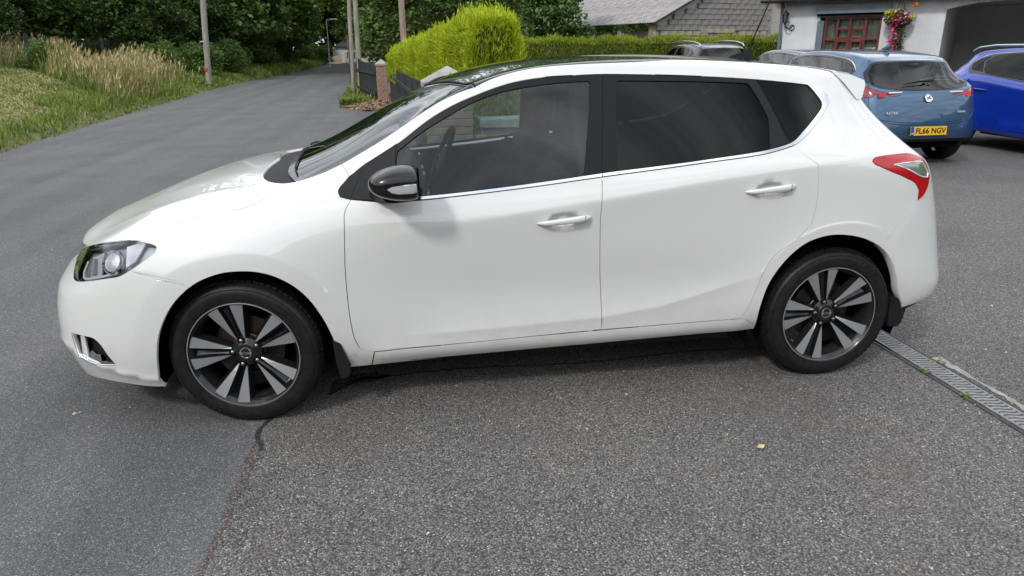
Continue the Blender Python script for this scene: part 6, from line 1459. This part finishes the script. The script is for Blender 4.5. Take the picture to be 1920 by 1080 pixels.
# ------------------------------------------------------------------ the other parked cars
def box_mesh_panel(): pass
gU, gV = np.meshgrid(np.linspace(0, NU, 301), np.linspace(0, NV, 161), indexing='ij'); GSX = S(gU, gV)
def inv_xyz(pts, view):
    """outline in metres (side view x,z or rear view y,z) -> surface parameters"""
    out = []
    for a, b in pts:
        if view == 'side': d = (GSX[..., 0]-a)**2+(GSX[..., 2]-b)**2+(gU > 16.5)*.3+(gU < 3)*.3
        else: d = (GSX[..., 1]+abs(a))**2+(GSX[..., 2]-b)**2+(gU < 16)*.5
        i = np.unravel_index(d.argmin(), d.shape); out.append((float(gU[i]), float(gV[i])))
    return out
def warp(sx=1, sy=1, sz=1, f=None):
    def W(V):
        V = V.copy()
        if f is not None: V = f(V)
        return V*np.array([sx, sy, sz])
    W.inv = 1/np.array([sx, sy, sz]); return W
def other_car(name, label, loc, rz, paint, W, glassm, roofm=None, rails=None, lamp='wide', chrome_top=True, wheel_s=1.0, wx=(0, 2.7), group=None):
    e = empty(name, loc, rz, label=label, cat='car', group=group)
    o_ = {k: shell[k] for k in ('arch_front', 'arch_rear', 'front_door', 'rear_door', 'windscreen', 'frit_line', 'cowl', 'bonnet', 'front_bumper', 'sill', 'fender', 'grille')}
    lo, hi = 4.0, 5.03
    o_['wf'] = [(7.6, 4.12), (7.9, 4.62), (8.7, 4.95), (10.0, 5.0), (10.72, 5.0), (10.70, lo), (8.2, lo)]
    o_['wr'] = [(11.0, lo), (11.02, 5.0), (12.3, 5.0), (13.15, 4.93), (13.55, 4.6), (13.1, 4.06)]
    o_['wq'] = [(13.32, 4.1), (13.72, 4.62), (13.45, 4.9), (14.0, 4.80), (14.5, 4.52), (14.1, 4.22)]
    o_['dl'] = [(7.0, 4.05), (7.6, 4.7), (8.5, 5.07), (10.2, 5.12), (12.4, 5.12), (13.6, 5.05), (14.7, 4.60), (14.2, 4.0), (13.2, 3.92), (10.8, 3.91), (8.0, 3.92)]
    o_['ct'] = [(7.0, 4.05), (7.6, 4.7), (8.5, 5.07), (10.2, 5.12), (12.4, 5.12), (13.6, 5.05), (14.7, 4.60), (14.78, 4.60), (13.68, 5.10), (12.4, 5.165), (10.2, 5.165), (8.44, 5.12), (7.52, 4.74), (6.95, 4.05)]
    o_['tg'] = [(16.75, 4.85), (17.2, 4.35), (17.6, 4.02), (18.6, 3.82), (20.3, 3.78), (20.3, 6.4), (18.9, 6.3), (17.9, 5.95), (17.2, 5.45)]
    o_['tgf'] = [(15.6, 4.7), (16.3, 5.3), (16.9, 6.1), (17.8, 6.65), (20.3, 6.9), (20.3, 3.70), (18.4, 3.72), (17.3, 3.86), (16.7, 4.2), (16.2, 4.4)]
    if lamp == 'wide':
        o_['tl'] = [(15.2, 3.36), (15.8, 3.50), (17.0, 3.50), (18.0, 3.38), (18.9, 3.32), (18.6, 3.19), (17.6, 3.14), (17.35, 2.92), (16.6, 2.88), (15.8, 3.08)]
    else: o_['tl'] = [(15.4, 3.2), (15.7, 3.9), (16.6, 3.9), (17.0, 3.3), (16.6, 2.7), (15.8, 2.8)]
    o_['hl'] = shell['headlight']
    o_['tgate'] = [(15.4, 5.9), (16.2, 5.3), (16.4, 4.4), (16.9, 3.6), (17.2, 2.6), (17.8, 2.25), (18.9, 2.12), (20.3, 2.08), (20.3, 8.3), (15.4, 8.3)]
    o_['rb'] = [(15.2, 2.2), (16.6, 2.6), (17.5, 2.3), (18.6, 2.05), (20.3, 2.0), (20.3, -.3), (15.8, -.3)]
    o_['rb2'] = [(16.2, .9), (17.6, 1.05), (20.3, 1.05), (20.3, -.3), (16.0, -.3)]
    def rule2(m, C):
        n = len(C); out = np.array([None]*n, object)
        def put(k, s_): out[s_ & np.array([q is None for q in out])] = k
        hole = m['arch_front'] | m['arch_rear']; out[hole] = 'H'
        put('hl', m['hl']); put('tl', m['tl']); put('wf', m['wf']); put('wr', m['wr']); put('wq', m['wq']); put('tg', m['tg']); put('dl', m['dl'])
        if chrome_top: put('ct', m['ct'])
        put('tgf', m['tgf']); put('ws', m['windscreen']); put('cowl', m['cowl']); put('grille', m['grille'])
        put('fd', m['front_door']); put('rd', m['rear_door']); put('bonnet', m['bonnet']); put('fb', m['front_bumper']); put('sill', m['sill']); put('fender', m['fender'])
        put('rb2', m['rb2']); put('tgate', m['tgate']); put('rb', m['rb']); put('q', ~hole); out[out == 'H'] = None; return out
    global detail_on
    pr = partition(o_, [], rule2, .07)
    TBl = M['gloss_black']
    sp_ = {'hl': ('headlight', M['glass_lamp'], 0), 'tl': ('tail_light', M['red_lamp_dark'], 0), 'wf': ('front_window', glassm, 0), 'wr': ('rear_window', glassm, 0), 'wq': ('quarter_window', glassm, 0), 'tg': ('tailgate_window', M['glass_screen'], 1), 'dl': ('window_frame', TBl, 0), 'ct': ('chrome_strip', M['chrome'], 0),
           'tgf': ('tailgate_frame', TBl, 1), 'ws': ('windscreen', M['glass_screen'], 1), 'cowl': ('cowl', M['plastic'], 1), 'grille': ('grille', TBl, 1), 'fd': ('front_door', paint, 0), 'rd': ('rear_door', paint, 0), 'bonnet': ('bonnet', paint, 1), 'fb': ('front_bumper', paint, 1), 'sill': ('sill', paint, 0), 'fender': ('fender', paint, 0),
           'tgate': ('tailgate', paint, 1), 'rb': ('rear_bumper', paint, 1), 'rb2': ('lower_bumper', M['plastic'], 1), 'q': ('body_side', paint, 0)}
    for k, uvt in pr.items():
        nm, mt, cen = sp_[k]
        if k == 'q':  # body side carries the roof too: weld both halves
            cen = 1
        for sd in ((-1,) if cen else (-1, 1)): make_panel('body' if k == 'q' else nm, uvt, W, S0, N0_, mt, e, sd, .003, .02, 0, bool(cen))
    for cx in wx:
        for sd in (-1, 1):
            w_ = put_wheel(e, tuple(W(np.array([[cx, .775*sd, .322]]))[0]), 0, random.uniform(0, 6), sd, False)
    wl_ = MB()
    wl_.box((1.3, 0, .45), (4.0, 1.2, .42)); wl_.box((1.35, 0, .33), (1.8, 1.6, .2)); V = W(np.array(wl_.v, float)); wl_.v = [tuple(v) for v in V]; wl_.obj('underbody', M['void'], e)
    st = MB()
    for y in (-.36, .36): st.box((1.35, y, .85), (.16, .46, .66)); st.box((1.40, y, 1.24), (.09, .26, .16))
    st.box((2.3, 0, .82), (.16, 1.2, .56));
    for y in (-.4, .4): st.box((2.38, y, 1.14), (.08, .26, .14))
    V = W(np.array(st.v, float)); st.v = [tuple(v) for v in V]; st.obj('seats', M['seat'], e, bevel=.02)
    if rails:
        for sd in (-1, 1):
            V = W(np.array([[x, .56*sd, z] for x, z in rails], float)); MB().tube([tuple(v) for v in V], .018, 8).obj('roof_rail', M['satin'], e, smooth=60)
    return e, W
def S0(u, v): return detail(ev(PCG, np.asarray(u, float), np.asarray(v, float)))
def N0_(u, v, h=4e-3):
    u = np.asarray(u, float); v = np.asarray(v, float); a = S0(np.minimum(u+h, NU), v)-S0(np.maximum(u-h, 0), v); b = S0(u, np.minimum(v+h, NV))-S0(u, np.maximum(v-h, 0))
    n = np.cross(a, b); return n/(np.linalg.norm(n, axis=-1, keepdims=True)+1e-12)
def paint(name, c, metal=.5): return mat(name, c, .35, metal, coat=1, coatr=.02)
M['steel_blue'] = paint('steel_blue_paint', (.045, .105, .185), .65); M['royal'] = paint('royal_blue_paint', (.0, .028, .36), .05); M['ink'] = paint('ink_black_paint', (.012, .015, .025), .4); M['graphite'] = paint('graphite_paint', (.13, .14, .155), .6)
# heading +y: the car's nose (local -x) points away from the camera
def astra_f(V):
    V = V.copy(); x, y, z = V[:, 0], V[:, 1], V[:, 2]
    t = np.clip((z-.3)/.9, 0, 1); V[:, 0] = np.where(x > 2.9, 2.9+(x-2.9)*.9, x)
    # drop of the roof towards the tail, wider hips
    V[:, 2] = z-np.clip((x-1.2)/1.9, 0, 1)**2*.045*(z > 1.1)
    return V
ROT = -math.pi/2      # local -x -> +y
A, WA = other_car('parked_car', 'steel blue hatchback parked nose-in, its yellow number plate towards the camera', (7.53, 8.07, 0), ROT, M['steel_blue'], warp(.985, 1.03, .985, astra_f), M['glass_side'])
def rear_fit(name, mesh_local, mt, car_, pos_yz, out=.004, tilt=None, W=WA, **k):
    """stand a flat piece on the tail at lateral y, height z (metres)"""
    y, z = pos_yz; V = W(S0(gU[:, :], gV[:, :]).reshape(-1, 3)).reshape(gU.shape+(3,)); d = (V[..., 1]+abs(y))**2+(V[..., 2]-z)**2+(gU < 16.5)*.5; i = np.unravel_index(d.argmin(), d.shape)
    p = V[i]; n = N0_(gU[i], gV[i]); n = np.array([n[0], n[1]*0, n[2]*.6]); n /= np.linalg.norm(n)
    Mx = Matrix.Translation((p[0]+n[0]*out, y, p[2]+n[2]*out)); Z = Vector(n); X = Vector((0, 1, 0)); Y = Z.cross(X); Q = Matrix(((X.x, Y.x, Z.x), (X.y, Y.y, Z.y), (X.z, Y.z, Z.z))).to_4x4()
    mesh_local.transform(Mx @ Q); return link(name, mesh_local, mt, car_, **k)
M['plate_yellow'] = mat('plate_yellow', (.80, .47, .03), .35); M['plate_blue'] = mat('plate_blue', (.01, .08, .45), .35); M['ink_black'] = mat('plate_black', (.008, .008, .008), .4); M['white_plain'] = mat('white_plain', (.8, .8, .8), .4)
pz = .475
rear_fit('number_plate', MB().box((0, 0, 0), (.52, .112, .010)).mesh('number_plate', bevel=.003), M['plate_yellow'], A, (0, pz), .030)
rear_fit('plate_band', MB().box((-.2375, 0, .0065), (.045, .110, .002)).mesh('plate_band'), M['plate_blue'], A, (0, pz), .030)
tm = text_mesh('plate_text', 'FL66 NGV', .098, .0012, .0016, 1.02); tm.transform(Matrix.Translation((.025, -.001, .0075)))
xs_ = [v.co.x for v in tm.vertices]; wd_ = max(xs_)-min(xs_); tm.transform(Matrix.Translation((.025, 0, 0)) @ Matrix.Diagonal((.43/wd_, 1, 1, 1)) @ Matrix.Translation((-.025, 0, 0))); rear_fit('plate_text', tm, M['ink_black'], A, (0, pz), .030)
tg_ = text_mesh('plate_code', 'GB', .020, .0006, .0004); tg_.transform(Matrix.Translation((-.2375, -.03, .0085))); rear_fit('plate_code', tg_, M['white_plain'], A, (0, pz), .030)
rear_fit('badge_ring', MB().lathe([(.050, -.002), (.056, .005), (.052, .011), (.047, .006)], 32).lathe([(.047, .004), (.001, .007)], 32, mi=0).mesh('badge_ring', smooth=60), M['chrome'], A, (0, .885), .012)
gz = MB().prism([(-.034, -.012), (-.012, -.022), (.004, -.006), (.032, -.010), (.036, .002), (.010, .008), (.026, .026), (.012, .034), (-.004, .016), (-.030, .012), (-.036, .002), (-.010, .000)], .006, .012); rear_fit('badge_emblem', gz.mesh('badge_emblem', bevel=.002), M['graphite'], A, (0, .885), .012)
t1 = text_mesh('car_name', 'ASTRA', .045, .003, .0008, 1.35); M['letter_silver'] = mat('letter_silver', (.7, .71, .72), .3, .3)
rear_fit('car_name', t1, M['letter_silver'], A, (-.50, .70), .012)
t2 = text_mesh('trim_name', 'DESIGN', .030, .003, .0006, 1.1); rear_fit('trim_name', t2, M['letter_silver'], A, (.50, .71), .012)
wp = MB().tube([(-.30, -.02, .02), (-.1, .012, .03), (.12, .022, .03)], [.008, .012, .016], 8); rear_fit('rear_wiper', wp.mesh('rear_wiper', smooth=60), M['rubber'], A, (0, 1.055), .02)
fin = MB().add([(2.20, -.02, 1.49), (2.20, .02, 1.49), (2.36, -.02, 1.475), (2.36, .02, 1.475), (2.38, 0, 1.56), (2.33, 0, 1.565)], [(0, 1, 5), (0, 5, 4, 2), (1, 3, 4, 5), (2, 4, 3), (0, 2, 3, 1)]); fin.obj('shark_fin', M['steel_blue'], A, bevel=.004, smooth=50)
# inner shapes of the tail lights: brighter red blades and clear lenses
for sd in (-1, 1):
    ll = MB().prism([(-.07, -.035), (.07, -.035), (.07, .025), (-.07, .025)], 0, .004); rear_fit('tail_light_blade', ll.mesh('tail_light_blade', bevel=.001), M['red_lamp'], A, (sd*.60, .935), .004)
    l2 = MB().prism([(-.10, -.010), (.08, -.004), (.11, .014), (-.10, .012)], 0, .006); rear_fit('reversing_light', l2.mesh('reversing_light', bevel=.002), M['lamp_clear'], A, (sd*.44, .955), .008)
# royal blue estate: reversed in, nose towards the road (local -x -> -y)
def est_f(V):
    V = V.copy(); x, z = V[:, 0], V[:, 2]
    V[:, 0] = np.where(x > 2.0, x+(x-2.0)*.12, x); V[:, 2] = z+.02*(z > 1.2)*np.clip((x-1.5)/1.2, 0, 1); return V
Bc, WB = other_car('parked_car', 'royal blue estate car with silver roof rails at the right edge of the photo', (10.5, 3.9, 0), math.pi/2, M['royal'], warp(1.02, 1.03, .985, est_f), M['glass_dark'], rails=[(.95, 1.45), (1.1, 1.51), (1.8, 1.545), (2.5, 1.53), (2.78, 1.495), (2.88, 1.44)])
sub_ = handle_mesh(2.30, .93, .06)
for (hx_, hz_) in ((1.36, .86), (2.30, .90)):
    for sg in (-1, 1):
        hm = handle_mesh(hx_, hz_, .06); V = np.array([v.co[:] for v in hm.vertices]); V[:, 1] *= -sg; V = WB(V)
        for v, c in zip(hm.vertices, V): v.co = c
        if sg == 1: hm.flip_normals()
        link('handle', hm, M['royal'], Bc)
# dark SUV and graphite saloon, mostly hidden behind the white car
def suv_f(V): V = V.copy(); V[:, 2] *= 1.075; return V
Cc, WC = other_car('parked_car', 'black SUV with silver roof rails parked in front of the clipped hedge', (9.05, 17.3, 0), ROT, M['ink'], warp(1.02, 1.05, 1.0, suv_f), M['glass_dark'], rails=[(.9, 1.45), (1.05, 1.545), (1.7, 1.575), (2.4, 1.55), (2.75, 1.50), (2.85, 1.44)], chrome_top=False, lamp='tall')
Dc, WD_ = other_car('parked_car', 'graphite grey car with chrome-edged windows between the black SUV and blue hatchback', (9.15, 12.3, 0), ROT, M['graphite'], warp(1.03, 1.02, .985, astra_f), M['glass_side'])
